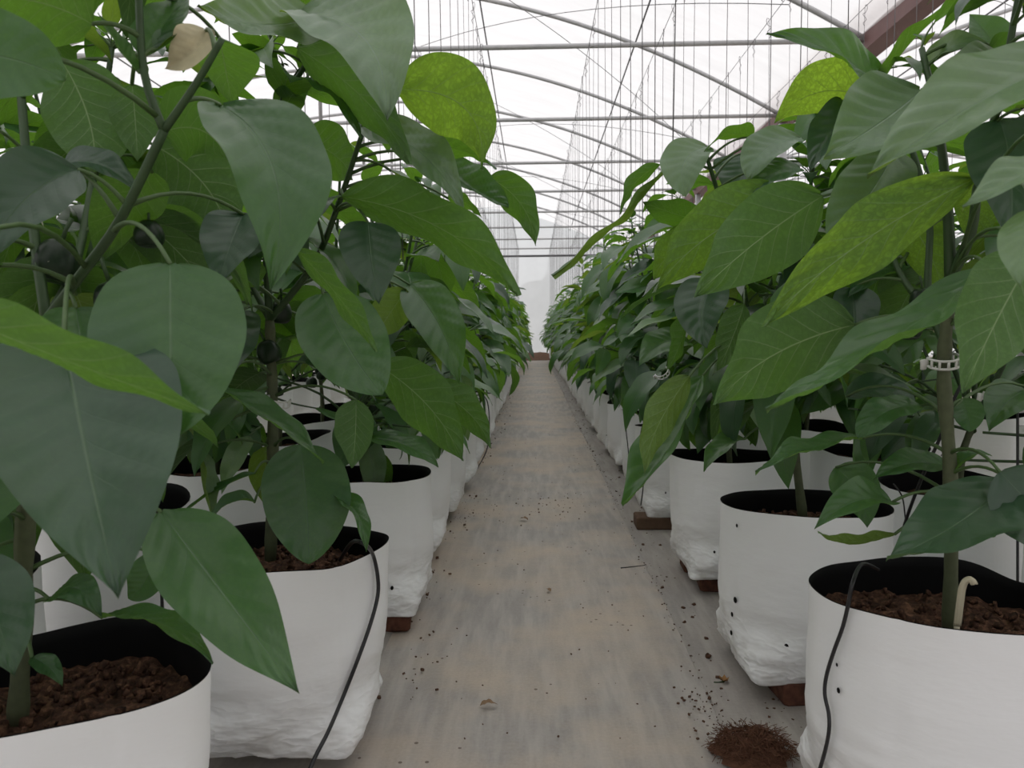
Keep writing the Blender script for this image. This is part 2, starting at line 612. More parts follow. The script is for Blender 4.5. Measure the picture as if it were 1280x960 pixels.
# purlins and bracing wires under the film
for x in (-4.6, -0.53, 1.04, 4.4, 5.9, 9.5):
    m = MB()
    m.tube([(x, Y0, roof_z(x) - 0.028), (x, Y1, roof_z(x) - 0.028)], 0.0085, n=6)
    m.build('purlin', M['dark_pipe'], ceiling)
for y in range(-2, 22, 4):
    for (xa, xb) in ((-1.9, 1.9), (1.95, -1.85), (3.2, 6.6)):
        m = MB()
        pts = []
        for i in range(15):
            s = i / 14
            x = xa + (xb - xa) * s
            pts.append((x, y + 4 * s, roof_z(x) - 0.05))
        m.tube(pts, 0.0035, n=5)
        m.build('bracing_wire', M['wire'], ceiling)
# gutter beam
m = MB()
by0, by1 = Y0, Y1 - 0.1
zc0, zc1 = CAM_Z + 2.11, CAM_Z + 2.245
sec = [(2.48, zc0), (2.64, zc0), (2.64, zc0 + 0.02), (2.50, zc0 + 0.02), (2.50, zc1 - 0.02), (2.64, zc1 - 0.02), (2.64, zc1), (2.48, zc1)]
sec = [(x + 0.03, z) for x, z in sec]
vs = [(x, by0, z) for x, z in sec] + [(x, by1, z) for x, z in sec]
fs = [(i, (i + 1) % 8, 8 + (i + 1) % 8, 8 + i) for i in range(8)] + [(0, 1, 2, 3), (0, 3, 4, 7), (4, 5, 6, 7)]
m.add(vs, fs)
structure(m.build('beam_gutter', M['beam'], smooth=False))
m = MB()
vs, fs = [], []
gsec = [(2.44, zc1 + 0.16), (2.50, zc1 + 0.02), (2.66, zc1 + 0.02), (2.72, zc1 + 0.16)]
vs = [(x, by0, z) for x, z in gsec] + [(x, by1, z) for x, z in gsec]
fs = [(i, i + 1, 5 + i, 4 + i) for i in range(3)]
m.add(vs, fs)
structure(m.build('trim_1', M['roof_film'], smooth=False))


# trees outside, dim through the end wall film
def outside_tree(x, y, h, r, seed, lab):
    rr = random.Random(seed)
    t = thing('tree', (x, y, 0), lab, 'tree', 'trees outside the greenhouse')
    m = MB()
    m.tube([(0, 0, 0), (0.1, 0, h * 0.35), (0, 0.1, h * 0.7)], [0.22, 0.17, 0.08], n=8)
    m.build('trunk', M['trunk'], t)
    m = MB()
    for _ in range(420):
        u, th = rr.uniform(-1, 1), rr.uniform(0, 6.283)
        rad = r * (0.75 + 0.35 * noise.noise(Vector((u * 2, th, seed))))
        q = Vector((math.cos(th) * math.sqrt(1 - u * u) * rad, math.sin(th) * math.sqrt(1 - u * u) * rad, h * 0.62 + u * h * 0.36))
        a = Vector((rr.gauss(0, 1), rr.gauss(0, 1), rr.gauss(0, 1))).normalized()
        b = a.orthogonal().normalized()
        c = a.cross(b)
        s = r * 0.2
        m.add([q - b * s, q + c * s * 0.7, q + b * s, q - c * s * 0.7], [(0, 1, 2, 3)])
    o = m.build('crown', M['tree'], t)
    o['kind'] = 'stuff'


outside_tree(1.6, 27.5, 4.0, 1.5, 1, 'hazy grey tree behind the end wall film, right of the path line')
outside_tree(5.6, 28.5, 4.4, 1.7, 2, 'hazy grey tree behind the end wall film, next to the brown beam')
outside_tree(-3.2, 29.5, 2.6, 1.3, 3, 'low hazy bush-like tree behind the end wall film, left of the path line')
outside_tree(0.1, 33.0, 2.9, 1.4, 4, 'low hazy tree behind the end wall film, straight down the path')

# soil bank at the foot of the end wall
m = MB()
vs, fs = [], []
nn = 90
for i in range(nn + 1):
    x = -3.2 + 6.6 * i / nn
    for k, (yy, zz) in enumerate(((20.4, 0.0), (20.7, 0.10), (21.0, 0.2), (21.35, 0.16), (21.75, 0.05))):
        vs.append((x, yy + 0.08 * noise.noise(Vector((x * 2, k, 0))), max(0, zz * (1 + 0.5 * noise.noise(Vector((x * 3, k, 5)))))))
for i in range(nn):
    for k in range(4):
        a = i * 5 + k
        fs.append((a, a + 5, a + 6, a + 1))
m.add(vs, fs)
tag(m.build('soil_bank', M['crumb']), 'low brown earth bank across the far end of the path', 'soil', kind='stuff')

# ------------------------------------------------------------------ grow bags
BAG_Z, BAG_H = 0.050, 0.328
XR1, XL1 = 0.582, -0.462
R_BAG = 0.172


def bag_section(theta, t, rot, top_sq, rt):
    """Radius at angle theta and height t of a gusseted bag: square foot, round (or squarish) mouth."""
    p = 2.0 + 12.0 * max(0, 1 - t / 0.40) ** 3.2 + top_sq * max(0, (t - 0.3) / 0.7)
    half = 0.145 + (rt - 0.145) * min(1, t / 0.42) ** 0.7
    bulge = 0.004 * math.sin(math.pi * min(1, t * 1.2))
    a = theta - rot * max(0, min(1, t * 1.4))
    c, s = abs(math.cos(a)), abs(math.sin(a))
    r = (half + bulge) / ((c ** p + s ** p) ** (1 / p))
    if t < 0.07:
        corner = abs(math.sin(2 * theta)) ** 4
        r *= 1 - (0.07 - t) * (0.8 - 1.1 * corner)
    return r


def make_bag(seed, rot=0.0, top_sq=0.0, rt=R_BAG, rim_amp=0.012, rim_ph=0.0, lean=(0, 0), fine=True, dips=()):
    n, rows = (112, 40) if fine else (40, 16)
    dips = tuple(dips) + (((-1.57, 0.9, -0.017),) if fine else ())

    def pt(k, t, inset=0.0):
        th = 2 * math.pi * k / n
        r = bag_section(th, t, rot, top_sq, rt) - inset
        cx, cy = math.cos(th), math.sin(th)
        amp = 0.0060 * (1 - t) ** 2.6 + 0.0005
        q = Vector((cx * 2.2, cy * 2.2, t * 11 + seed * 3.1))
        w = noise.noise(q * 1.5) * amp * 1.1 + noise.noise(Vector((cx * 5, cy * 5, t * 22 + seed))) * amp * 0.6
        rd = 1 - abs(noise.noise(Vector((cx * 2.6 + seed, cy * 2.6, t * 17 + cx * 3 + seed * 5)))) * 2
        r += w + 0.0045 * max(0, rd) ** 4 * max(0, 1 - t * 1.7) ** 1.3 + 0.0025 * noise.noise(Vector((cx * 1.2, cy * 1.2, t * 2 + seed * 7)))
        if k == n // 8 * 5 or k == n // 8 * 7 + 2:
            r -= 0.0016
        z = BAG_H * t
        zr = rim_amp * math.sin(2 * th + rim_ph) + 0.5 * rim_amp * noise.noise(Vector((cx * 2, cy * 2, seed)))
        for (da, dw, dd) in dips:
            dl = math.atan2(math.sin(th - da), math.cos(th - da))
            zr -= dd * math.exp(-(dl / dw) ** 2)
        z += zr * max(0, (t - 0.55) / 0.45) ** 1.5
        if t < 0.08:
            z += (0.08 - t) * 0.03 * noise.noise(Vector((cx * 3, cy * 3, seed)))
        return Vector((cx * r + lean[0] * t, cy * r + lean[1] * t, z))
    o = MB()
    vs, fs = [], []
    ts = [((j / rows) ** 1.25) for j in range(rows + 1)]
    for t in ts:
        for k in range(n):
            vs.append(pt(k, t))
    for j in range(rows):
        for k in range(n):
            k2 = (k + 1) % n
            fs.append((j * n + k, j * n + k2, (j + 1) * n + k2, (j + 1) * n + k))
    vs.append(Vector((0, 0, 0.004)))
    for k in range(n):
        fs.append((len(vs) - 1, (k + 1) % n, k))
    # thin vertical side seam
    o.add(vs, fs)
    lin = MB()
    vs, fs = [], []
    tl = [1.0, 0.992, 0.95, 0.9, 0.82, 0.74]
    for j, t in enumerate(tl):
        for k in range(n):
            p = pt(k, t, 0.0 if j == 0 else 0.003)
            if j == 0:
                p.z += 0.0015
            vs.append(p)
    for j in range(len(tl) - 1):
        for k in range(n):
            k2 = (k + 1) % n
            fs.append((j * n + k, j * n + k2, (j + 1) * n + k2, (j + 1) * n + k))
    lin.add(vs, fs)
    so = MB()
    vs, fs = [], []
    nr = 9 if fine else 4
    for j in range(1, nr + 1):
        for k in range(n):
            p = pt(k, 0.80, 0.004)
            f = j / nr
            q = Vector((lean[0] * 0.8 + (p.x - lean[0] * 0.8) * f, lean[1] * 0.8 + (p.y - lean[1] * 0.8) * f, 0))
            q.z = BAG_H * 0.83 + 0.014 * noise.noise(q * 22 + Vector((seed, 0, 0))) + 0.012 * noise.noise(q * 70 + Vector((seed, 0, 3)))
            vs.append(q)
    for j in range(nr - 1):
        for k in range(n):
            k2 = (k + 1) % n
            fs.append((j * n + k, (j + 1) * n + k, (j + 1) * n + k2, j * n + k2))
    vs.append(Vector((lean[0] * 0.8, lean[1] * 0.8, BAG_H * 0.84)))
    for k in range(n):
        fs.append((len(vs) - 1, k, (k + 1) % n))
    so.add(vs, fs)
    rr = random.Random(seed)
    if fine:
        for _ in range(260):   # coir chips
            a, rad = rr.uniform(0, 6.283), math.sqrt(rr.random()) * rt * 0.88
            c = Vector((lean[0] * 0.8 + math.cos(a) * rad, lean[1] * 0.8 + math.sin(a) * rad, BAG_H * 0.845 + rr.uniform(-0.003, 0.007)))
            s = rr.uniform(0.004, 0.013)
            so.box(c, (s, s * rr.uniform(0.4, 1), s * rr.uniform(0.3, 0.6)), Euler((rr.uniform(0, 3), rr.uniform(0, 3), rr.uniform(0, 3))).to_matrix())
    ho = MB()
    for _ in range(1 if fine else 5):
        k = rr.randrange(n)
        t = rr.choice([0.06, 0.09, 0.22, 0.24, 0.3, 0.62])
        c, c2, c3 = pt(k, t), pt(k + 1, t), pt(k, t + 0.03)
        tu = (c2 - c).normalized()
        tv = (c3 - c).normalized()
        nn_ = tu.cross(tv).normalized()
        c = c + nn_ * 0.0016
        r = rr.uniform(0.0028, 0.0042)
        ring = [c + (tu * math.cos(q) + tv * math.sin(q) * 1.2) * r for q in [i * math.pi / 4 for i in range(8)]]
        ho.add([c + nn_ * 0.0004] + ring, [(0, 1 + i, 1 + (i + 1) % 8) for i in range(8)])
    return [('film_wall', o.mesh('film_wall', M['bag'])), ('lining', lin.mesh('lining', M['liner'])), ('potting_soil', so.mesh('potting_soil', M['soil'])),
            ('drain_hole', ho.mesh('drain_hole', M['liner'], smooth=False))]


bag_variants = [make_bag(100 + i, rot=0.4 * i, top_sq=[0, 0.6, 0.2, 1.0][i % 4], rim_ph=i * 1.3, fine=False) for i in range(6)]
special = {
    ('R', 0): dict(seed=1, rot=0.2, top_sq=0.15, rim_amp=0.006, rim_ph=0.4, rt=0.18, dips=((0.55, 0.30, 0.02),)),
    ('R', 1): dict(seed=2, rot=0.0, top_sq=0.0, rim_amp=0.004, rim_ph=1.0),
    ('R', 2): dict(seed=3, rot=0.5, top_sq=0.5, rim_amp=0.006, rim_ph=2.0),
    ('R', 3): dict(seed=4, rot=0.3, top_sq=0.3, rim_amp=0.006, rim_ph=0.5),
    ('L', 0): dict(seed=5, rot=0.75, top_sq=1.6, rim_amp=0.004, rim_ph=0.0, rt=0.150),
    ('L', 1): dict(seed=6, lean=(0.0, -0.035), rot=0.95, top_sq=1.3, rim_amp=0.006, rim_ph=2.2, dips=((-0.6, 0.5, 0.015),)),
    ('L', 2): dict(seed=7, rot=0.2, top_sq=0.2, rim_amp=0.004, rim_ph=1.2),
    ('L', 3): dict(seed=8, rot=0.6, top_sq=0.8, rim_amp=0.006, rim_ph=0.2),
}
R_Y = [1.06, 1.62, 2.26, 2.98, 3.52, 4.12]
L_Y = [0.80, 1.31, 1.97, 2.53, 3.08, 3.66]
while R_Y[-1] < 19.8:
    R_Y.append(R_Y[-1] + 0.55)
while L_Y[-1] < 19.8:
    L_Y.append(L_Y[-1] + 0.55)
rows = {
    'R': [(XR1 + rnd.uniform(-.012, .012), y) for y in R_Y],
    'L': [(XL1 + rnd.uniform(-.012, .012), y) for y in L_Y],
    'R2': [(1.03 + rnd.uniform(-.02, .02), 1.30 + 0.55 * i) for i in range(34)],
    'L2': [(-0.94 + rnd.uniform(-.02, .02), 1.10 + 0.55 * i) for i in range(34)],
    'R3': [(2.02 + rnd.uniform(-.02, .02), 1.75 + 0.55 * i) for i in range(32)],
    'L3': [(-1.98 + rnd.uniform(-.02, .02), 1.75 + 0.55 * i) for i in range(32)],
}
rows['L'][0] = (-0.535, 0.80)
rows['L'][1] = (-0.458, 1.345)
rows['L'][2] = (-0.448, 1.98)
row_words = {
    'R': 'row right of the path', 'L': 'row left of the path', 'R2': 'second row right of the path', 'L2': 'second row left of the path',
    'R3': 'third row right of the path', 'L3': 'third row left of the path'}
bag_looks = {
    ('R', 0): 'large white grow bag with dark soil and a cream drip hook, front right',
    ('R', 1): 'white grow bag with a pinched front corner raised on a brick, right of the path',
    ('L', 0): 'white grow bag with a square open mouth cut off by the bottom left corner',
    ('L', 1): 'tall white grow bag with a black drip tube down its front, left row'}
bricks_me = []
for i in range(4):
    m = MB()
    m.box((0, 0, 0), (0.20 + 0.012 * i, 0.092, 0.052), bev=0.006)
    bricks_me.append(m.mesh('brick', M['brick'], smooth=False))
plant_sites = []
bag_roots = {}
for row, lst in rows.items():
    for i, (x, y) in enumerate(lst):
        if (row, i) in bag_looks:
            lab, grp = bag_looks[(row, i)], 'white grow bags beside the path'
        elif i < 9 and row in ('R', 'L'):
            lab, grp = '%s white grow bag from the camera, %s' % (ordinal(i), row_words[row]), 'white grow bags beside the path'
        elif i < 4 and row in ('R2', 'L2'):
            lab, grp = '%s white grow bag from the camera, %s' % (ordinal(i), row_words[row]), 'white grow bags in the %s' % row_words[row]
        else:
            lab, grp = 'white grow bag far along the %s' % row_words[row], 'far white grow bags in the %s' % row_words[row]
        rz = 0 if (row, i) in special else rnd.choice([0, 1, 2, 3]) * math.pi / 2 + rnd.uniform(-.06, .06)
        root = thing('grow_bag', (x, y, BAG_Z), lab, 'grow bag', grp, rz)
        bag_roots[(row, i)] = root
        parts = make_bag(**special[(row, i)]) if (row, i) in special else bag_variants[rnd.randrange(6)]
        for nm, me in parts:
            o = link(nm, me, root)
            if nm in ('potting_soil', 'drain_hole'):
                o['kind'] = 'stuff'
        plant_sites.append((row, i, x, y))
        # bricks that carry the bag
        if row in ('R', 'L') and i < 16 or (row in ('R2', 'L2') and i < 5):
            sgn = -1 if row.startswith('R') else 1
            for q, dy in enumerate((-0.085, 0.095)):
                if (row, i) == ('R', 3) and q == 0:
                    continue
                bx = x + sgn * (-0.012 + rnd.uniform(-0.03, 0.03)) if row in ('R', 'L') else x
                if (row, i) == ('L', 1):
                    if q == 0:
                        continue
                    bx = x - 0.03
                if row == 'R' and i == 1:
                    bx = x + 0.03
                b = link('brick', bricks_me[rnd.randrange(4)])
                b.location = (bx, y + dy + rnd.uniform(-.015, .015), 0.0262 + (0.003 if abs(x) < 1.3 else 0))
                b.rotation_euler = (0, 0, rnd.uniform(-.12, .12))
                if row in ('R', 'L') and i < 8:
                    tag(b, 'red brick under the %s side of the %s bag, %s' % (('near', 'far')[q], ordinal(i), row_words[row]), 'brick', 'bricks under the bags')
                else:
                    tag(b, 'red clay brick under a grow bag far along the %s' % row_words[row], 'brick', 'bricks under far bags of the %s' % row_words[row])
# weathered board under the fourth right bag
m = MB()
m.box((0, 0, 0), (0.26, 0.10, 0.046), bev=0.004)
o = m.build('wooden_block', M['wood'], loc=(rows['R'][3][0] - 0.06, rows['R'][3][1] - 0.10, 0.0285), smooth=False)
tag(o, 'brown weathered wood block under the fourth bag right of the path', 'block')


# ------------------------------------------------------------------ leaves
def leaf_width(s, kind=0):
    a, b = ((0.56, 1.12), (0.50, 0.72), (0.72, 1.05))[kind]
    pk = a / (a + b)
    return (max(s, 0) ** a) * (max(1 - s, 0) ** b) / ((pk ** a) * ((1 - pk) ** b))


def leaf_grid(mb, cen, N, S, width, fold=0.2, kind=0, nu=8, wave=0.02, seed=0.0, quilt=0.0, cup=0.0, lump=0.0):
    """cen: list of points base to tip; N, S: lists of unit vectors (upper normal, sideways)."""
    nv = len(cen) - 1
    L = sum((cen[i + 1] - cen[i]).length for i in range(nv))
    vs, uv, fs = [], [], []
    for j in range(nv + 1):
        s = j / nv
        w = 0.5 * width * leaf_width(min(max(s, 0.004), 0.9985), kind)
        for i in range(nu + 1):
            t = -1 + 2 * i / nu
            at = abs(t)
            off = w * at
            fa = fold * (1 - 0.25 * s) + cup * at
            wv = wave * L * (t * t) * math.sin(s * 15 + seed * 5 + (1.7 if t > 0 else 0)) * min(1, 4 * s * (1 - s) + 0.1)
            q = quilt * L * math.cos(2 * math.pi * (8 * s - 1.9 * at ** 0.8)) * (4 * at * (1 - at))
            if lump:
                q += lump * L * at ** 0.7 * noise.noise(Vector((t * 1.6, s * 3.2, seed * 3.7)))
            p = cen[j] + S[j] * (math.copysign(1, t) * off * math.cos(fa)) + N[j] * (off * math.sin(fa) + wv + q)
            vs.append(p)
            uv.append((0.5 + 0.5 * t, s))
    for j in range(nv):
        for i in range(nu):
            a = j * (nu + 1) + i
            fs.append((a, a + 1, a + nu + 2, a + nu + 1))
    mb.add(vs, fs, uv, 0)


def generic_leaf(seed, nu, nv, low=False):
    """Unit leaf: petiole from the origin along +Y, then a drooping blade of length 1."""
    rr = random.Random(seed)
    mb = MB()
    pl = rr.uniform(0.26, 0.40)
    droop = rr.uniform(0.5, 1.5)
    start = rr.uniform(-0.1, 0.5)
    p = Vector((0, 0, 0))
    pts = [p.copy()]
    ang = 0.75
    for i in range(5):
        a = ang + (start - ang) * (i + 1) / 5
        p = p + Vector((0, math.cos(a), math.sin(a))) * (pl / 5)
        pts.append(p.copy())
    if not low:
        mb.tube(pts, [0.018, 0.014, 0.012, 0.012, 0.012, 0.012], n=5, cap=False, mi=1)
    cen, N, S = [], [], []
    side = rr.uniform(-0.25, 0.25)
    tw = rr.uniform(-0.5, 0.5)
    q = p.copy()
    for j in range(nv + 1):
        s = j / nv
        a = start - droop * s ** 1.1
        d = Vector((math.sin(side * s) * math.cos(a), math.cos(side * s) * math.cos(a), math.sin(a)))
        if j:
            q = q + d / nv
        n0 = Vector((0, -math.sin(a), math.cos(a)))
        s0 = d.cross(n0).normalized()
        r = Matrix.Rotation(tw * s, 3, d)
        cen.append(q.copy())
        N.append(r @ n0)
        S.append(r @ s0)
    leaf_grid(mb, cen, N, S, rr.uniform(0.36, 0.50), rr.uniform(0.05, 0.45), rr.choice([0, 0, 0, 2]), nu, 0.016 if not low else 0.0, rr.random(), 0.0055 if not low else 0.0)
    return mb, cen


LEAVES, LEAF_SAMPLES = [], []
for i in range(14):
    mb, cen = generic_leaf(300 + i, 8, 12)
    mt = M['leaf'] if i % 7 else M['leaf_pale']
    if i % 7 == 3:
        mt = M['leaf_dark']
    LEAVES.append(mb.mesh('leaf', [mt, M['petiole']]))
    LEAF_SAMPLES.append(cen)
LOWLEAF = [generic_leaf(300 + i, 4, 6, True)[0] for i in range(14)]


def make_stems(skel):
    """skel: list of (points, r0, r1) in plant space -> joined stem part and branch parts."""
    out = []
    for i, (pts, r0, r1) in enumerate(skel):
        pts = smooth_path(pts, 4)
        n = len(pts)
        rad = [r0 + (r1 - r0) * k / (n - 1) for k in range(n)]
        if i == 0:
            rad = [r * (1 + 0.12 * math.sin(k * 1.9)) for k, r in enumerate(rad)]
        mb = MB()
        mb.tube(pts, rad, n=8 if i == 0 else 6)
        out.append(mb)
    return out


def grow(rr, height=0.88, spread=1.0, aisle=0.0):
    """Forked pepper skeleton."""
    skel = []
    h1 = rr.uniform(0.20, 0.27)
    top = Vector((rr.uniform(-.02, .02), rr.uniform(-.02, .02), h1))
    skel.append(([Vector((0, 0, -0.03)), Vector((rr.uniform(-.012, .012), rr.uniform(-.012, .012), h1 * 0.5)), top], 0.0095, 0.0085))
    a0 = rr.uniform(0, 6.283)
    nb = 3 if rr.random() < 0.5 else 2
    for b in range(nb):
        a = a0 + b * 2 * math.pi / nb + rr.uniform(-.3, .3)
        out = Vector((math.cos(a), math.sin(a), 0)) * spread
        h2 = rr.uniform(0.22, 0.32)
        mid = top + out * 0.09 + Vector((0, 0, h2))
        skel.append(([top, top + out * 0.055 + Vector((0, 0, h2 * 0.5)), mid], 0.0068, 0.0055))
        for c in (-1, 1):
            a2 = a + c * rr.uniform(0.5, 1.1)
            o2 = Vector((math.cos(a2), math.sin(a2), 0)) * spread
            e = height - mid.z + rr.uniform(-0.08, 0.06)
            skel.append(([mid, mid + o2 * 0.06 + Vector((0, 0, e * 0.5)), mid + o2 * rr.uniform(0.09, 0.13) + Vector((0, 0, e))], 0.005, 0.003))
    for b in range(5):
        a = (math.pi if b % 2 else 0.0) + rr.uniform(-.75, .75)
        o = Vector((math.cos(a), math.sin(a), 0))
        src = top + Vector((0, 0, rr.uniform(-0.04, 0.0)))
        reach = rr.uniform(0.17, 0.26)
        lift = rr.uniform(0.02, 0.20)
        if b < 3:
            a = aisle + (b - 1) * 0.7 + rr.uniform(-.25, .25)
            o = Vector((math.cos(a), math.sin(a), 0))
            reach = rr.uniform(0.19, 0.30)
            lift = (0.0, 0.10, 0.24)[b] + rr.uniform(-0.03, 0.05)
        skel.append(([src, src + o * reach * 0.45 + Vector((0, 0, lift * 0.65)), src + o * reach + Vector((0, 0, lift))], 0.0042, 0.0026))
    return skel


def leaf_slots(rr, skel, step=0.042, size=1.0, low=0.09):
    """Places along the branches: (base, azimuth, elevation, roll, length)."""
    out = []
    g = rr.uniform(0, 6.283)
    zmax = max(p.z for pts, _, _ in skel for p in pts)
    for bi, (pts, r0, r1) in enumerate(skel):
        sp = smooth_path(pts, 8)
        acc = rr.uniform(0, step)
        for k in range(len(sp) - 1):
            acc += (sp[k + 1] - sp[k]).length
            st = step * (1.5 if bi == 0 else 1.0)
            if acc < st:
                continue
            acc -= st
            p = sp[k]
            if p.z < low:
                continue
            g += 2.4 + rr.uniform(-.5, .5)
            radial = math.atan2(p.y, p.x)
            az = g
            if math.hypot(p.x, p.y) > 0.04:
                dl = math.atan2(math.sin(g - radial), math.cos(g - radial))
                az = radial + dl * 0.5
            f = min(1, p.z / zmax)
            L = rr.uniform(0.15, 0.225) * size
            if f > 0.86:
                L *= rr.uniform(0.45, 0.8)
            elif f < 0.3:
                L *= rr.uniform(0.65, 0.9)
            el = rr.uniform(-0.55, 0.2) + (0.3 if f > 0.86 else (-0.3 if f < 0.4 else 0))
            out.append((p, az, el, rr.uniform(-.5, .5), L))
        # tip rosette
        if bi >= 1 and pts[-1].z > zmax * 0.8:
            for q in range(4):
                g += 1.6
                out.append((pts[-1], g, rr.uniform(-.15, 0.7), rr.uniform(-.3, .3), rr.uniform(0.055, 0.12) * size))
    return out


def slot_matrix(slot):
    p, az, el, roll, L = slot
    rot = Matrix.Rotation(az - math.pi / 2, 4, 'Z') @ Matrix.Rotation(el, 4, 'X') @ Matrix.Rotation(roll, 4, 'Y')
    return Matrix.Translation(p) @ rot @ Matrix.Scale(L, 4)


# small parts: fruit with calyx, flower
def fruit_meshes():
    m = MB()
    vs, fs = [], []
    n, r = 20, 12
    for j in range(r + 1):
        ph = math.pi * j / r
        for k in range(n):
            th = 2 * math.pi * k / n
            rad = math.sin(ph) ** 0.8 * (1 + 0.07 * math.cos(4 * th)) * (0.5 - 0.06 * math.cos(ph))
            z = 0.5 * math.cos(ph) * 1.05 - 0.12 * math.exp(-(math.sin(ph) / 0.35) ** 2) * math.copysign(1, math.cos(ph))
            vs.append((rad * math.cos(th), rad * math.sin(th), z - 0.5))
    for j in range(r):
        for k in range(n):
            k2 = (k + 1) % n
            fs.append((j * n + k, (j + 1) * n + k, (j + 1) * n + k2, j * n + k2))
    m.add(vs, fs)
    c = MB()
    vs = [(0, 0, -0.02)]
    for k in range(12):
        th = 2 * math.pi * k / 12
        rad = 0.30 if k % 2 == 0 else 0.2
        vs.append((rad * math.cos(th), rad * math.sin(th), -0.06 if k % 2 == 0 else -0.03))
    c.add(vs, [(0, 1 + k, 1 + (k + 1) % 12) for k in range(12)])
    c.tube([(0, 0, -0.04), (0.03, 0, 0.25), (0.14, 0, 0.5)], [0.055, 0.05, 0.06], n=6)
    return m.mesh('fruit', M['fruit']), c.mesh('calyx', M['stem'])


FRUIT, CALYX = fruit_meshes()


def flower_mesh(mat):
    m = MB()
    for k in range(6):
        a = k * math.pi / 3
        d = Vector((math.cos(a), math.sin(a), 0))
        s = Vector((-d.y, d.x, 0))
        m.add([Vector((0, 0, 0)), d * 0.55 + s * 0.26 + Vector((0, 0, -0.12)), d * 1.0 + Vector((0, 0, -0.4)), d * 0.55 - s * 0.26 + Vector((0, 0, -0.12))], [(0, 1, 2, 3)])
    m.tube([(0, 0, -0.25), (0, 0, 0.1), (0.1, 0, 0.6), (0.4, 0, 1.0)], [0.2, 0.12, 0.07, 0.07], n=6, mi=1)
    return m.mesh('flower', [mat, M['stem']])


FLOWER = [flower_mesh(M['petal']), flower_mesh(M['dry'])]

# ------------------------------------------------------------------ the four nearest plants: skeletons read from the photograph
def sk(*pts):
    return [P(*p) for p in pts]


HERO_SKEL = {
    ('L', 0): [
        (sk((22, 905, .80), (28, 780, .80), (32, 650, .79), (42, 520, .78), (58, 400, .76)), 0.0105, 0.0085),
        (sk((58, 400, .76), (100, 345, .74), (150, 275, .72), (205, 163, .70)), 0.0054, 0.0044),
        (sk((205, 163, .70), (180, 90, .69), (172, -40, .68)), 0.004, 0.003),
        (sk((205, 163, .70), (245, 105, .69), (278, 48, .68)), 0.0038, 0.0028),
        (sk((58, 400, .76), (45, 310, .78), (35, 220, .80), (20, 40, .82)), 0.0055, 0.004),
        (sk((58, 400, .76), (95, 330, .84), (120, 200, .93), (140, 60, .98)), 0.006, 0.0035)],
    ('L', 1): [
        (sk((338, 700, 1.31), (341, 560, 1.31), (340, 470, 1.31), (337, 400, 1.30)), 0.0105, 0.0085),
        (sk((337, 400, 1.30), (333, 280, 1.27), (345, 150, 1.22), (360, 112, 1.20)), 0.007, 0.0055),
        (sk((360, 112, 1.20), (348, 90, 1.2), (340, 55, 1.19)), 0.0045, 0.003),
        (sk((360, 112, 1.20), (382, 80, 1.18), (398, 25, 1.12)), 0.0045, 0.003),
        (sk((337, 400, 1.30), (392, 330, 1.26), (425, 250, 1.20), (455, 160, 1.14)), 0.0065, 0.0035),
        (sk((337, 400, 1.30), (300, 320, 1.36), (270, 200, 1.42), (250, 90, 1.42)), 0.006, 0.0035)],
    ('R', 0): [
        (sk((1187, 800, 1.05), (1189, 620, 1.03), (1180, 480, 1.02), (1182, 420, 1.01), (1188, 348, 1.0)), 0.0100, 0.0080),
        (sk((1188, 348, 1.0), (1184, 250, .99), (1172, 150, .99), (1152, 60, 1.0)), 0.0072, 0.0035),
        (sk((1188, 348, 1.0), (1214, 290, .97), (1224, 220, .95), (1250, 120, .92), (1272, 0, .90)), 0.0072, 0.0035),
        (sk((1181, 430, 1.02), (1160, 368, 1.06), (1161, 265, 1.08), (1130, 160, 1.10), (1098, 95, 1.12)), 0.0062, 0.0035),
        (sk((1162, 380, 1.05), (1135, 358, 1.09), (1112, 305, 1.14), (1100, 200, 1.18)), 0.0052, 0.0035)],
    ('R', 1): [
        (sk((1004, 650, 1.62), (993, 560, 1.61), (985, 500, 1.60), (962, 440, 1.58)), 0.0100, 0.0080),
        (sk((962, 440, 1.58), (938, 400, 1.55), (925, 340, 1.50), (900, 250, 1.45), (880, 185, 1.42)), 0.0068, 0.0035),
        (sk((962, 440, 1.58), (990, 360, 1.61), (1010, 260, 1.62), (1020, 160, 1.58)), 0.0062, 0.0035)],
}

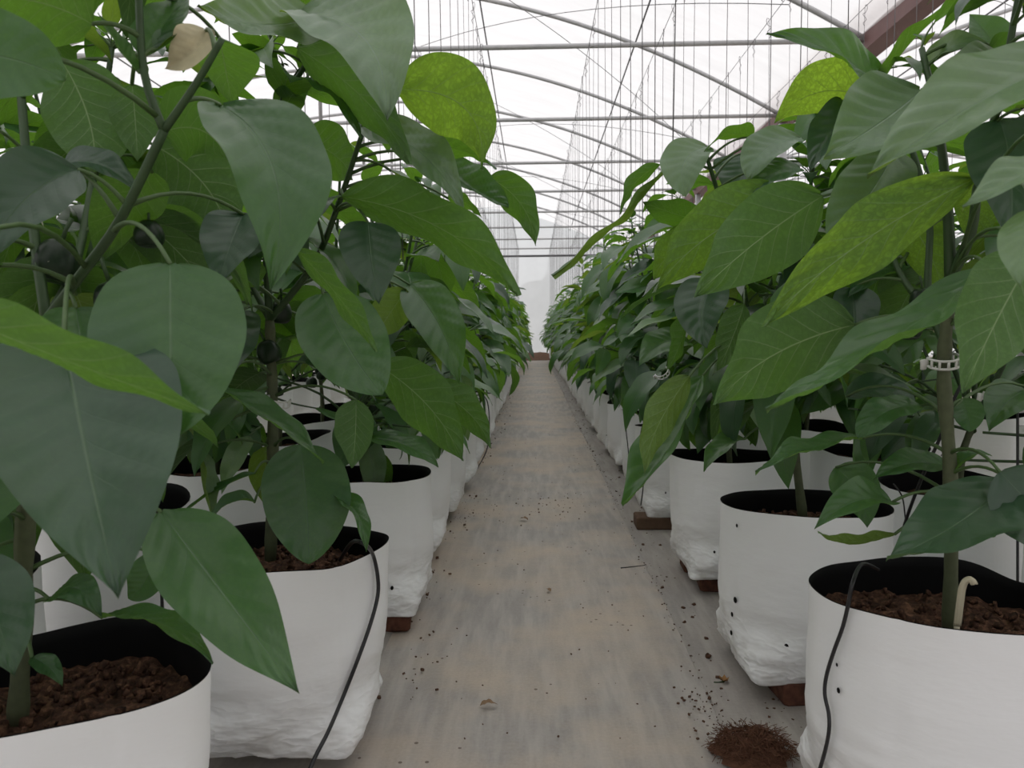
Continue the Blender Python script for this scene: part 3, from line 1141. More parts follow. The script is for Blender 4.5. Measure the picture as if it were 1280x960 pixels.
# hero leaves: plant, base x y depth, tip x y depth, true width in px at mid depth, tilt of the upper face (0 = towards the path viewer, 90 = up, 180 = away), arch, curve offset px, fold, shape, material
HERO = [
    # ---- left near plant
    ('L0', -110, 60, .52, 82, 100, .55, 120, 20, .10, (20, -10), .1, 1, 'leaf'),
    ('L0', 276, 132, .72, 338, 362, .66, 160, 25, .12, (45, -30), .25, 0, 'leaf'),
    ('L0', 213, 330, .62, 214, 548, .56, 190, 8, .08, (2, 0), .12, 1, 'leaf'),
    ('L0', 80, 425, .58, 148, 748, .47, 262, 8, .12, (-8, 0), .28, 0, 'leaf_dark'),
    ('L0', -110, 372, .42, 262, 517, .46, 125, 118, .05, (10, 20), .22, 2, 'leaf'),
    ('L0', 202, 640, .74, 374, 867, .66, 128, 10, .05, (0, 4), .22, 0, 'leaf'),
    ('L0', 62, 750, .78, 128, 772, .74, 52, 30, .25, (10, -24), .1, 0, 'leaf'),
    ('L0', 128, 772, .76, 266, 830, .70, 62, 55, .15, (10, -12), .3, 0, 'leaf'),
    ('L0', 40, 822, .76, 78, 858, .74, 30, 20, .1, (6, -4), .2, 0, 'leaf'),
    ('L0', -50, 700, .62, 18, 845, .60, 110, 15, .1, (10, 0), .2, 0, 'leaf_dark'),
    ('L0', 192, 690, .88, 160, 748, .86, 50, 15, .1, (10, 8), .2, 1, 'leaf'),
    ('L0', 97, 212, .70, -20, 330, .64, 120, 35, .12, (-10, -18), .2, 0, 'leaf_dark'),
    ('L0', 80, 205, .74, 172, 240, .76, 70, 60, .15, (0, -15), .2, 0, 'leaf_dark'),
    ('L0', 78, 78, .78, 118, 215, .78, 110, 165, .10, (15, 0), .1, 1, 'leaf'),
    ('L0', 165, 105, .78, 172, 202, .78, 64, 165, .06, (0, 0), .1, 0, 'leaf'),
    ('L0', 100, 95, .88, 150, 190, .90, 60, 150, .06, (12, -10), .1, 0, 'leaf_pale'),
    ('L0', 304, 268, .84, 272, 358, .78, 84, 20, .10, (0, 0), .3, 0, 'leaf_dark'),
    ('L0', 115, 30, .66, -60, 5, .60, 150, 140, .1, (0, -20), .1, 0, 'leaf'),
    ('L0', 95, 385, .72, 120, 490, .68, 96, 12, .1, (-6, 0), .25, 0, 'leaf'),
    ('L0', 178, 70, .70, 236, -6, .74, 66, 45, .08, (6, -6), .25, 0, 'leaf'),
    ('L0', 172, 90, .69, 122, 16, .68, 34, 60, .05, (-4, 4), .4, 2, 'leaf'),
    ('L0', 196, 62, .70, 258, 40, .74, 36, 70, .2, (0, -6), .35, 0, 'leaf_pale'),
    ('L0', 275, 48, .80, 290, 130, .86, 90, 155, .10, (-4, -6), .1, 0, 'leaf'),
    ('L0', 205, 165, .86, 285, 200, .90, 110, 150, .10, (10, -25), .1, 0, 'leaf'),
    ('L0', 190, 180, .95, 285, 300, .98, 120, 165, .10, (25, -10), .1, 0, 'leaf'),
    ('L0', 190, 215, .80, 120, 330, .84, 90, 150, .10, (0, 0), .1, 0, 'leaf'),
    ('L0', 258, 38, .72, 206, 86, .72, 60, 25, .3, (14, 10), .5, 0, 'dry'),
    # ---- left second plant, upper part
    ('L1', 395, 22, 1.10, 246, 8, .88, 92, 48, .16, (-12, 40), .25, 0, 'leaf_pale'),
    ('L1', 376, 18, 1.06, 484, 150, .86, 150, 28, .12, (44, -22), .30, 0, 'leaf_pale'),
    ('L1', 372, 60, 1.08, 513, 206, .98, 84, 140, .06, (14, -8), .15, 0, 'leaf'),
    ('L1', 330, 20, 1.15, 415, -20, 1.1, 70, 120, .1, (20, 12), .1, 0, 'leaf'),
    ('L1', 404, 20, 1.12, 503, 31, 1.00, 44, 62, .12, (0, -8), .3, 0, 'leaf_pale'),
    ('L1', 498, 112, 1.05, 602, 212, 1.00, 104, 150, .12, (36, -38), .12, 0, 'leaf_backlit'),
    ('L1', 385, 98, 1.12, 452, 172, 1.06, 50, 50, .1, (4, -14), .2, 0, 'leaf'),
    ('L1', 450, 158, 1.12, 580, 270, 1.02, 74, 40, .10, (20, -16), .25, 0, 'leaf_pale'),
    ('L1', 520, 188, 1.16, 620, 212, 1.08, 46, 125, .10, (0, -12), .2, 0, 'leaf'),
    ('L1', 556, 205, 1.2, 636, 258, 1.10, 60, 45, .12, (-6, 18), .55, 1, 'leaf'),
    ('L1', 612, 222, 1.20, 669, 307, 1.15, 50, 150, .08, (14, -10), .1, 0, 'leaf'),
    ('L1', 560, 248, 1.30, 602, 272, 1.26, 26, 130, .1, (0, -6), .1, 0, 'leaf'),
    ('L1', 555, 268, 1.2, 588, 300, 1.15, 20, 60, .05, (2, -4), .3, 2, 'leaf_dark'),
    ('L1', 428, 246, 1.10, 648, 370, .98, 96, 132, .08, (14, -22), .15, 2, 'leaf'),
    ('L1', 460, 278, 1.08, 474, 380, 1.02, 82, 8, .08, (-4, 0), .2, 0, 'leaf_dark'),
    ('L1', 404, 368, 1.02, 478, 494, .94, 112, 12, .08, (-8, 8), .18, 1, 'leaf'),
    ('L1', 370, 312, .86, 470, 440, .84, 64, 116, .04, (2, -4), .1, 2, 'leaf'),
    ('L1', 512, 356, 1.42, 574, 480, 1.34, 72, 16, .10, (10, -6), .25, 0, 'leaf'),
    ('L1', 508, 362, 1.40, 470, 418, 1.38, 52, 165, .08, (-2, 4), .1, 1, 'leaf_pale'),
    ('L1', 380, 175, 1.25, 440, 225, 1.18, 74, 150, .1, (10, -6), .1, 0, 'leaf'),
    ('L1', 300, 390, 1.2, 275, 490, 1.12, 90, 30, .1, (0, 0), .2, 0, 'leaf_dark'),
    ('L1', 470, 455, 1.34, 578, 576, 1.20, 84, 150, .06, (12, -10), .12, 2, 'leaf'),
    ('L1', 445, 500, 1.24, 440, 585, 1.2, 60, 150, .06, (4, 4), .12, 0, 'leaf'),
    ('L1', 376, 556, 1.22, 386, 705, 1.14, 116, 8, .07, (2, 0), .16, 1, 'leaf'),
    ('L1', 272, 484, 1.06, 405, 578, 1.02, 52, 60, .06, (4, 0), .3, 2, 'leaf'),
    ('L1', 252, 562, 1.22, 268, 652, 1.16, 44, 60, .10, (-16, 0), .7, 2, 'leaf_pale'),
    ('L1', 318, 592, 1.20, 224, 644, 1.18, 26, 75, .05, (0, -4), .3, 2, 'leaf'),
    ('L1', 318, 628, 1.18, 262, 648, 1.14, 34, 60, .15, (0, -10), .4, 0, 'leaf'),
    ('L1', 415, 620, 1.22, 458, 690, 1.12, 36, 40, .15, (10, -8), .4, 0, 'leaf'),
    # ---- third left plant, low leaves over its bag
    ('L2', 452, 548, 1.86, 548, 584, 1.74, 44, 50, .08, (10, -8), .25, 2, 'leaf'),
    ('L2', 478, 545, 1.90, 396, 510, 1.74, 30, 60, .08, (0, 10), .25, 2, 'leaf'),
    ('L2', 462, 520, 1.92, 430, 585, 1.86, 60, 20, .08, (-8, 4), .2, 0, 'leaf'),
    ('L2', 535, 482, 1.90, 613, 560, 1.72, 52, 150, .06, (14, -6), .15, 0, 'leaf'),
    ('L2', 576, 470, 2.0, 590, 505, 1.95, 18, 30, .1, (0, 0), .6, 2, 'leaf_pale'),
    # ---- right near plant
    ('R0', 1345, 70, .72, 1084, 222, .62, 140, 42, .10, (-10, 8), .30, 0, 'leaf_pale'),
    ('R0', 1400, 165, .60, 1203, 259, .56, 80, 55, .06, (-10, 8), .2, 2, 'leaf_pale'),
    ('R0', 1152, 112, .98, 1030, 197, .90, 128, 25, .08, (10, 6), .15, 0, 'leaf_pale'),
    ('R0', 1118, 190, 1.02, 1036, 302, .97, 88, 15, .06, (10, 4), .15, 1, 'leaf_pale'),
    ('R0', 1222, 222, .90, 956, 408, .78, 90, 160, .05, (-14, -14), .12, 2, 'leaf_backlit'),
    ('R0', 1028, 245, 1.12, 868, 372, 1.02, 108, 170, .05, (-2, -8), .12, 0, 'leaf'),
    ('R0', 1100, 128, 1.10, 958, 42, .98, 74, 62, .10, (16, -12), .35, 0, 'leaf'),
    ('R0', 1102, 132, 1.12, 968, 154, 1.16, 100, 135, .12, (-8, -34), .15, 0, 'leaf_backlit'),
    ('R0', 1098, 112, 1.10, 1208, -4, 1.02, 46, 100, .05, (-8, -8), .4, 2, 'leaf'),
    ('R0', 1156, 88, 1.02, 1234, 54, .96, 48, 60, .12, (-4, -14), .25, 0, 'leaf_pale'),
    ('R0', 1242, 58, 1.0, 1212, 18, 1.02, 50, 30, .1, (4, 4), .3, 0, 'leaf'),
    ('R0', 1268, 76, .96, 1190, 108, .90, 66, 45, .12, (-4, -10), .15, 1, 'leaf_pale'),
    ('R0', 1236, 60, 1.0, 1270, 82, .97, 40, 130, .1, (6, -10), .2, 0, 'leaf'),
    ('R0', 1078, 126, 1.16, 1012, 216, 1.10, 62, 28, .10, (-10, 4), .45, 0, 'leaf_dark'),
    ('R0', 1236, 336, .86, 958, 514, .72, 96, 66, .06, (16, 22), .25, 2, 'leaf'),
    ('R0', 1292, 318, .70, 1203, 492, .64, 112, 160, .05, (4, -12), .1, 0, 'leaf'),
    ('R0', 1068, 406, 1.08, 894, 506, .96, 128, 155, .06, (-14, -16), .14, 0, 'leaf'),
    ('R0', 1300, 260, .56, 1276, 360, .52, 60, 10, .05, (-14, 0), .1, 0, 'leaf_pale'),
    ('R0', 1250, 150, .92, 1262, 300, .86, 110, 20, .08, (8, 0), .15, 0, 'leaf_dark'),
    ('R0', 1130, 268, 1.12, 1180, 372, 1.1, 62, 165, .08, (10, 0), .1, 0, 'leaf_backlit'),
    ('R0', 1225, 225, 1.02, 1215, 310, 1.04, 56, 165, .08, (6, 0), .1, 0, 'leaf_backlit'),
    ('R0', 1135, 335, 1.2, 1060, 372, 1.12, 56, 55, .1, (0, -12), .2, 0, 'leaf'),
    ('R0', 1065, 360, 1.14, 1068, 442, 1.1, 62, 15, .08, (0, 0), .35, 0, 'leaf_dark'),
    ('R0', 1262, 600, .92, 1108, 699, .80, 118, 35, .06, (16, 16), .12, 0, 'leaf_dark'),
    ('R0', 1250, 590, .90, 1330, 720, .84, 110, 25, .06, (16, 0), .15, 0, 'leaf_dark'),
    ('R0', 1115, 628, 1.02, 1018, 661, .94, 58, 35, .10, (0, -18), .35, 0, 'leaf'),
    ('R0', 1118, 668, 1.00, 1022, 664, .95, 34, 115, .08, (-6, 22), .2, 0, 'leaf_pale'),
    ('R0', 1045, 584, 1.20, 1084, 660, 1.14, 62, 15, .10, (12, -4), .2, 0, 'leaf'),
    ('R0', 1078, 548, 1.12, 944, 590, 1.00, 50, 60, .08, (0, -4), .3, 0, 'leaf'),
    ('R0', 1150, 508, 1.08, 1072, 548, 1.00, 52, 40, .10, (-6, -12), .2, 1, 'leaf'),
    ('R0', 1058, 496, 1.24, 1150, 520, 1.20, 60, 60, .1, (10, -22), .2, 0, 'leaf_dark'),
    ('R0', 1185, 582, 1.06, 1092, 600, 1.02, 46, 40, .10, (-10, -10), .25, 0, 'leaf'),
    ('R0', 1192, 588, 1.02, 1240, 570, 1.02, 26, 60, .15, (0, -10), .3, 0, 'leaf'),
    ('R0', 1290, 488, 1.12, 1236, 540, 1.06, 64, 30, .10, (-4, -12), .2, 0, 'leaf'),
    ('R0', 1200, 500, 1.04, 1212, 540, 1.0, 40, 15, .10, (4, 0), .2, 1, 'leaf'),
    # ---- second right plant
    ('R1', 985, 246, 1.34, 816, 366, 1.20, 92, 160, .06, (-14, -16), .12, 0, 'leaf_backlit'),
    ('R1', 880, 300, 1.45, 818, 350, 1.36, 60, 150, .06, (-14, -8), .12, 0, 'leaf_backlit'),
    ('R1', 884, 183, 1.42, 857, 246, 1.34, 62, 20, .10, (-22, -10), .22, 1, 'leaf_pale'),
    ('R1', 825, 206, 1.42, 776, 268, 1.38, 26, 130, .05, (-10, -8), .2, 2, 'leaf'),
    ('R1', 832, 212, 1.45, 690, 345, 1.28, 36, 100, .05, (18, 10), .3, 2, 'leaf_pale'),
    ('R1', 874, 276, 1.46, 803, 252, 1.38, 44, 150, .10, (0, 6), .1, 0, 'leaf'),
    ('R1', 1000, 172, 1.40, 934, 224, 1.32, 54, 32, .10, (-16, -10), .25, 1, 'leaf_pale'),
    ('R1', 940, 172, 1.45, 880, 190, 1.38, 40, 110, .10, (0, -12), .2, 0, 'leaf'),
    ('R1', 934, 192, 1.50, 908, 250, 1.46, 80, 25, .08, (10, 0), .2, 0, 'leaf_dark'),
    ('R1', 1000, 210, 1.38, 935, 246, 1.32, 46, 40, .10, (-4, -10), .2, 0, 'leaf'),
    ('R1', 890, 352, 1.26, 884, 436, 1.20, 74, 12, .08, (-14, 0), .3, 0, 'leaf_dark'),
    ('R1', 930, 380, 1.36, 896, 464, 1.30, 46, 160, .06, (4, 4), .15, 0, 'leaf'),
    ('R1', 878, 470, 1.30, 778, 632, 1.16, 92, 50, .04, (16, 14), .55, 2, 'leaf'),
    ('R1', 862, 470, 1.22, 805, 592, 1.12, 50, 150, .03, (-14, 2), .2, 0, 'leaf_pale'),
    ('R1', 860, 395, 1.40, 834, 462, 1.34, 50, 120, .06, (6, 6), .2, 0, 'leaf'),
    ('R1', 862, 428, 1.46, 798, 458, 1.40, 56, 45, .06, (-4, -16), .2, 0, 'leaf'),
    ('R1', 930, 548, 1.50, 880, 590, 1.44, 40, 50, .08, (-4, -10), .25, 0, 'leaf'),
]

# region of the picture that stays open: roof, path and the white fronts of the near bags
OPEN = [
    [(425, -60), (440, 34), (505, 46), (524, 84), (575, 96), (606, 150), (606, 208), (640, 232), (674, 305), (655, 312), (598, 275), (606, 300), (652, 368), (668, 428), (655, 462),
     (615, 556), (580, 580), (548, 590), (540, 604), (478, 650), (470, 960), (1012, 960), (1004, 700), (894, 640), (893, 622), (838, 585), (790, 650), (772, 640), (800, 560), (760, 520), (720, 500), (700, 470),
     (676, 430), (690, 380), (730, 350), (684, 350), (690, 335), (735, 318), (772, 262), (822, 205), (900, 168), (966, 158), (966, 90), (952, 36), (1060, 70), (1100, 60), (1196, -60)],
    [(205, 600), (205, 775), (250, 775), (258, 840), (0, 925), (0, 965), (475, 965), (475, 655), (440, 700), (300, 690), (225, 660)],
    [(1005, 640), (1060, 690), (1180, 690), (1280, 720), (1280, 965), (1005, 965)],
    [(36, 640), (80, 720), (148, 748), (208, 640), (215, 775), (36, 775)],
    [(480, 585), (548, 590), (540, 700), (480, 700)],
    [(1100, 605), (1180, 605), (1170, 680), (1100, 680)],
    [(1150, 435), (1206, 435), (1206, 482), (1150, 482)],
    [(328, 492), (370, 492), (370, 524), (328, 524)],
    [(1200, 440), (1285, 440), (1285, 600), (1200, 600)],
    [(1008, 520), (1062, 510), (1062, 580), (1008, 580)],
    [(350, 478), (445, 490), (440, 600), (330, 545)],
    [(840, 575), (960, 570), (1000, 640), (900, 640)],
]


def inside(poly, x, y):
    c = False
    j = len(poly) - 1
    for i in range(len(poly)):
        xi, yi = poly[i]
        xj, yj = poly[j]
        if (yi > y) != (yj > y) and x < (xj - xi) * (y - yi) / (yj - yi) + xi:
            c = not c
        j = i
    return c


hero_polys = []      # outline in the picture, nearest depth


def hero_leaf(spec):
    (pl, bx, by, bd, tx, ty, td, wpx, tilt, arch, (ox, oy), fold, kind, mat) = spec
    p0, p2 = P(bx, by, bd), P(tx, ty, td)
    md = (bd + td) / 2
    ctrl = P((bx + tx) / 2 + 1.4 * ox, (by + ty) / 2 + 1.4 * oy, md)
    axis = (p2 - p0).normalized()
    view = (Vector((0, 0, CAM_Z)) - (p0 + p2) / 2).normalized()
    n0 = (view - axis * view.dot(axis)).normalized()
    u = axis.cross(n0)
    if u.z < 0:
        u = -u
    a = math.radians(tilt)
    N = n0 * math.cos(a) + u * math.sin(a)
    L = (p2 - p0).length
    ctrl = ctrl + N * arch * L * 0.9
    nv = 34
    cen = bez(p0, ctrl, p2, nv)
    Ns, Ss = [], []
    for j in range(nv + 1):
        tg = (cen[min(j + 1, nv)] - cen[max(j - 1, 0)]).normalized()
        nn = (N - tg * N.dot(tg)).normalized()
        Ns.append(nn)
        Ss.append(tg.cross(nn).normalized())
    mb = MB()
    sd = (bx * 7 + by * 3) % 13
    leaf_grid(mb, cen, Ns, Ss, 0.97 * wpx * md / F, fold * 1.35, kind, 14, 0.018, sd, 0.008, 0.0, 0.03)
    # remember where it stands in the picture
    mid = [project(p) for p in mb.v]
    nu = 15
    outline = [mid[j * nu] for j in range(nv + 1)] + [mid[j * nu + nu - 1] for j in range(nv, -1, -1)]
    if all(outline):
        hero_polys.append((outline, max(bd, td) + 0.02))
    return mb, p0, mat


hero_built = {}
for spec in HERO:
    mb, p0, mat = hero_leaf(spec)
    key = (spec[0][0], int(spec[0][1]))
    hero_built.setdefault(key, []).append((mb, p0, mat))


def blocked(pts, margin=0.0):
    """True when a filler leaf would hang in the open space or hide a leaf read from the photograph."""
    for p in pts:
        q = project(p)
        if q is None:
            return True
        for poly in OPEN:
            if inside(poly, *q):
                return True
        for poly, d in hero_polys:
            if p.y < d and inside(poly, *q):
                return True
    return False


# ------------------------------------------------------------------ plants
plant_looks = {
    ('L', 0): 'large pepper plant at the left edge with broad dark leaves, forked stem',
    ('L', 1): 'pepper plant in the bag with the black drip tube, pale leaves arching over the path',
    ('R', 0): 'pepper plant in the front right bag, white clip on its stem and long yellow-green leaves',
    ('R', 1): 'pepper plant right of the path with a leaf curled down towards the floor'}
SOIL_Z = BAG_Z + BAG_H * 0.82
lods = []
for i in range(7):
    rr = random.Random(900 + i)
    skel = grow(rr, rr.uniform(0.78, 0.88), 1.05)
    st = MB()
    for b in make_stems(skel):
        st.add(b.v, b.f)
    fo = MB()
    for slot in leaf_slots(rr, skel, 0.036, 1.02):
        mt = slot_matrix(slot)
        lw = LOWLEAF[rr.randrange(14)]
        fo.add([mt @ Vector(p) for p in lw.v], lw.f, lw.uv, rr.choice([0, 0, 0, 0, 1, 2]))
    lods.append((st.mesh('stem', M['stem']), fo.mesh('foliage', [M['leaf'], M['leaf_pale'], M['leaf_dark']])))

FRUITS = {('L', 0): [(78, 300, .80, .046), (186, 275, .84, .030), (136, 350, .80, .046), (140, 165, .86, .022)], ('L', 1): [(352, 375, 1.32, .040), (330, 425, 1.3, .042), (430, 370, 1.32, .045)],
          ('R', 0): [(1152, 360, 1.05, .030), (1138, 392, 1.10, .036)], ('R', 1): [(985, 350, 1.6, .05)]}
nleaf = 0
for row, i, x, y in plant_sites:
    near = (row in ('R', 'L') and y < 9.0) or (row in ('R2', 'L2') and y < 4.2)
    if (row, i) in plant_looks:
        lab, grp = plant_looks[(row, i)], 'pepper plants beside the path'
    elif row in ('R', 'L') and i < 12:
        lab, grp = '%s pepper plant from the camera, %s' % (ordinal(i), row_words[row]), 'pepper plants beside the path'
    elif row in ('R2', 'L2') and i < 4:
        lab, grp = '%s pepper plant from the camera, %s' % (ordinal(i), row_words[row]), 'pepper plants in the %s' % row_words[row]
    else:
        lab, grp = 'leafy green pepper plant far along the %s' % row_words[row], 'far pepper plants in the %s' % row_words[row]
    root = thing('pepper_plant', (x, y, SOIL_Z), lab, 'plant', grp)
    off = Vector((x, y, SOIL_Z))
    rr = random.Random(hash((len(row), ord(row[0]), i)) & 0xffff)
    if not near:
        st, fo = lods[rr.randrange(7)]
        root.rotation_euler = (0, 0, rr.uniform(-.4, .4) + (math.pi if row.startswith('R') else 0.0))
        root.scale = (1, 1, rr.uniform(0.94, 1.05))
        link('stem', st, root)
        o = link('foliage', fo, root)
        o['kind'] = 'stuff'
        continue
    if (row, i) in HERO_SKEL:
        skel = [([p - off for p in pts], r0, r1) for pts, r0, r1 in HERO_SKEL[(row, i)]]
        extra = grow(rr, 0.86, 1.2, math.pi if row == 'R' else 0.0)
        slots = leaf_slots(rr, skel, 0.040, 1.0, 0.10) + leaf_slots(rr, extra, 0.05, 1.0, 0.3)
    else:
        skel = grow(rr, rr.uniform(0.78, 0.88), 1.05, math.pi if row.startswith('R') else 0.0)
        slots = leaf_slots(rr, skel, 0.036, 1.04)
    for k, b in enumerate(make_stems(skel)):
        b.build('stem' if k == 0 else 'branch', M['bark'] if k == 0 else M['stem'], root)
    allpts = [p for pts, _, _ in skel for p in smooth_path(pts, 6)]
    if (row, i) in HERO_SKEL:
        # filler leaves grow from the real branches
        slots = [(min(allpts, key=lambda q: (q - s[0]).length), *s[1:]) for s in slots]
    for slot in slots:
        if slot[0].z < 0.08:
            continue
        mt = slot_matrix(slot)
        vi = rr.randrange(14)
        if row in ('R', 'L', 'R2', 'L2') and y < 5.0:
            cen = LEAF_SAMPLES[vi]
            w = 0.22
            pts = []
            for c in cen[::3]:
                q = mt @ c
                pts.append(q + off)
            side = (mt.to_3x3() @ Vector((w, 0, 0)))
            pts += [mt @ cen[5] + side + off, mt @ cen[5] - side + off]
            if any(p.y < 0.42 for p in pts) or blocked(pts):
                continue
        o = link('leaf', LEAVES[vi], root)
        o.matrix_local = mt
        nleaf += 1
    for mb, p0, mat in hero_built.get((row, i), []):
        # stalk from the nearest branch point to the blade
        q0 = p0 - off
        cand = [p for p in allpts if p.z > 0.1]
        a = min(cand, key=lambda q: (q - q0).length + 0.6 * max(0, q.z - q0.z))
        c2 = (a + q0) / 2 + Vector((0, 0, 0.25 * (a - q0).length))
        mb.v = [tuple(Vector(p) - p0) for p in mb.v]
        path = bez(a - q0, c2 - q0, Vector((0, 0, 0)), 8)
        if (a - q0).length > 0.004:
            mb.tube(path, [0.0030, 0.0026, 0.0024, 0.0022, 0.0021, 0.002, 0.002, 0.002, 0.002], n=6, mi=1)
        o = mb.build('leaf', [M[mat], M['petiole']], root, q0)
        nleaf += 1
    # fruit and flowers
    for _ in range(rr.choice([2, 3, 4])):
        p = rr.choice([q for q in allpts if 0.22 < q.z < 0.75] or allpts)
        s = rr.uniform(0.028, 0.05)
        dx = Vector((rr.uniform(-.03, .03), rr.uniform(-.03, .03), -0.01))
        if (row, i) in HERO_SKEL or blocked([p + off + dx - Vector((0, 0, s * .5))]):
            continue
        o = link('fruit', FRUIT, root)
        o.location = p + dx
        o.scale = (s, s, s * 1.05)
        o.rotation_euler = (rr.uniform(-.3, .3), rr.uniform(-.3, .3), rr.uniform(0, 6))
        link('calyx', CALYX, o)
    for fx, fy, fd, fs_ in FRUITS.get((row, i), []):
        o = link('fruit', FRUIT, root)
        o.location = P(fx, fy, fd) - off
        o.scale = (fs_, fs_, fs_ * 1.05)
        o.rotation_euler = (rr.uniform(-.3, .3), rr.uniform(-.3, .3), rr.uniform(0, 6))
        link('calyx', CALYX, o)
    for _ in range(3):
        p = rr.choice([q for q in allpts if q.z > 0.4] or allpts)
        s = rr.uniform(0.007, 0.011)
        if blocked([p + off]):
            continue
        o = link('flower', FLOWER[rr.randrange(2)], root)
        o.location = p + Vector((rr.uniform(-.015, .015), rr.uniform(-.015, .015), -0.012))
        o.scale = (s, s, s)
        o.rotation_euler = (rr.uniform(-.6, .6), rr.uniform(-.6, .6), rr.uniform(0, 6))
print('individual leaves', nleaf)

# ------------------------------------------------------------------ overhead wires and hanging strings
wire_rows = [(-0.88, 'second row left of the path'), (-0.39, 'row left of the path'), (0.43, 'row right of the path'), (0.95, 'second row right of the path'), (1.66, 'third row right of the path'), (2.24, 'outer row beside the brown beam')]
for x, words in wire_rows:
    m = MB()
    m.tube([(x, -4, TIE - 0.025), (x, Y1 - 0.3, TIE - 0.025)], 0.0022, n=5)
    tag(m.build('trellis_wire', M['wire']), 'thin steel trellis wire overhead along the %s' % words, 'wire', 'overhead trellis wires')


def string_mesh(seed):
    """Hanging twine with the kinked wire hook it winds on at the top."""
    rr = random.Random(seed)
    m = MB()
    m.tube([(0, 0, 0), (rr.uniform(-.01, .01), 0, -0.9), (rr.uniform(-.012, .012), rr.uniform(-.01, .01), -1.95)], 0.0017, n=4)
    h = [(0, 0, 0.012), (0.012, 0, 0.02), (0.018, 0, 0.0), (0.006, 0, -0.03), (-0.014, 0, -0.045), (0.012, 0, -0.075), (-0.01, 0, -0.10), (0, 0, -0.12)]
    m.tube(smooth_path(h, 3), 0.0019, n=4)
    return m.mesh('trellis_string', M['string'])


string_me = [string_mesh(i) for i in range(5)]
for x, words in wire_rows:
    y = 2.2 + rnd.uniform(0, .2)
    c = 0
    while y < 21.0 and c < 48:
        o = link('trellis_string', string_me[rnd.randrange(5)])
        o.location = (x, y, TIE - 0.028)
        o.rotation_euler = (0, 0, rnd.uniform(0, 6.28))
        tag(o, 'thin dark trellis string hanging from the wire over the %s' % words, 'string', 'strings over the %s' % words)
        y += 0.38 + rnd.uniform(-.06, .06)
        c += 1


# ------------------------------------------------------------------ clips, stake, drip tubes
def make_clip(loc, r, tilt, lab, rz=0.0):
    """Ladder clip: two curved rails joined by rungs, closing round a stem."""
    m = MB()
    n = 14
    a0, a1 = math.radians(-200), math.radians(20)
    for z in (0.0, 0.011):
        m.tube([(r * math.cos(a0 + (a1 - a0) * k / n), r * math.sin(a0 + (a1 - a0) * k / n), z) for k in range(n + 1)], 0.0018, n=5)
    for k in range(0, n + 1, 2):
        a = a0 + (a1 - a0) * k / n
        m.tube([(r * math.cos(a), r * math.sin(a), 0.0), (r * math.cos(a), r * math.sin(a), 0.011)], 0.0017, n=5)
    e = Vector((r * math.cos(a0), r * math.sin(a0), 0.0055))
    m.box(e + Vector((-0.004, 0.002, -0.004)), (0.008, 0.004, 0.014), bev=0.001)
    o = m.build('stem_clip', M['clip'], loc=loc)
    o.rotation_euler = (tilt[0], tilt[1], rz)
    tag(o, lab, 'clip', 'white stem clips')


make_clip(P(1179, 456, 1.02), 0.019, (0.25, -0.15), 'white ladder-shaped plastic clip on the stem of the front right plant', 0.1)
make_clip(P(1244, 500, 1.32), 0.019, (0.1, 0.1), 'white ladder-shaped plastic clip behind the front right stem, near the right edge')
make_clip(P(347, 506, 1.29), 0.020, (0.15, 0.2), 'white ladder-shaped plastic clip on the second left plant, under the leaves')
make_clip(P(829, 468, 2.2), 0.020, (0.5, -0.6), 'small white plastic clip half hidden among the leaves right of the path')

# cream drip stake with a bent head in the front right bag
m = MB()
b = P(1196, 782, 0.965)
pts = smooth_path([b, P(1200, 750, 0.965), P(1202, 736, 0.965), P(1206, 727, 0.965), P(1213, 724, 0.963), P(1217, 730, 0.962)], 5)
m.tube(pts, 0.0038, n=8)
rgt = Vector((1, 0, 0))
for s in (-1, 1):
    m.tube([p + rgt * 0.0036 * s + Vector((0, -0.001, 0)) for p in pts], 0.0014, n=5)
m.tube([b, b - Vector((0, 0, 0.03))], 0.0036, n=8)
tag(m.build('drip_stake', M['stake']), 'cream ribbed drip stake with a bent head in the soil of the front right bag', 'drip stake')


def on_bag(x, y, key, off=0.006):
    """Point just outside the bag's film that is seen at photo pixel x, y."""
    v = R_CAM @ Vector(((x - W / 2) / F, -(y - H / 2) / F, -1.0))
    v = v / v.y
    cx, cy = rows[key[0]][key[1]]
    sp = special[key]
    rt, ln = sp.get('rt', R_BAG), sp.get('lean', (0, 0))
    best, bd = None, 9
    d = cy - 0.30
    while d < cy + 0.1:
        p = Vector((0, 0, CAM_Z)) + v * d
        t = min(1, max(0, (p.z - BAG_Z) / BAG_H))
        qx, qy = p.x - cx - ln[0] * t, p.y - cy - ln[1] * t
        r = bag_section(math.atan2(qy, qx), t, sp.get('rot', 0), sp.get('top_sq', 0), rt) + off
        e = math.hypot(qx, qy) - r
        if e <= 0:
            return p
        if e < bd:
            best, bd = p, e
        d += 0.004
    return best


def tube_thing(pts, r, lab, name='drip_tube', sub=6):
    m = MB()
    m.tube(smooth_path(pts, sub), r, n=8)
    return tag(m.build(name, M['black_plastic']), lab, 'tube', 'black drip tubes')


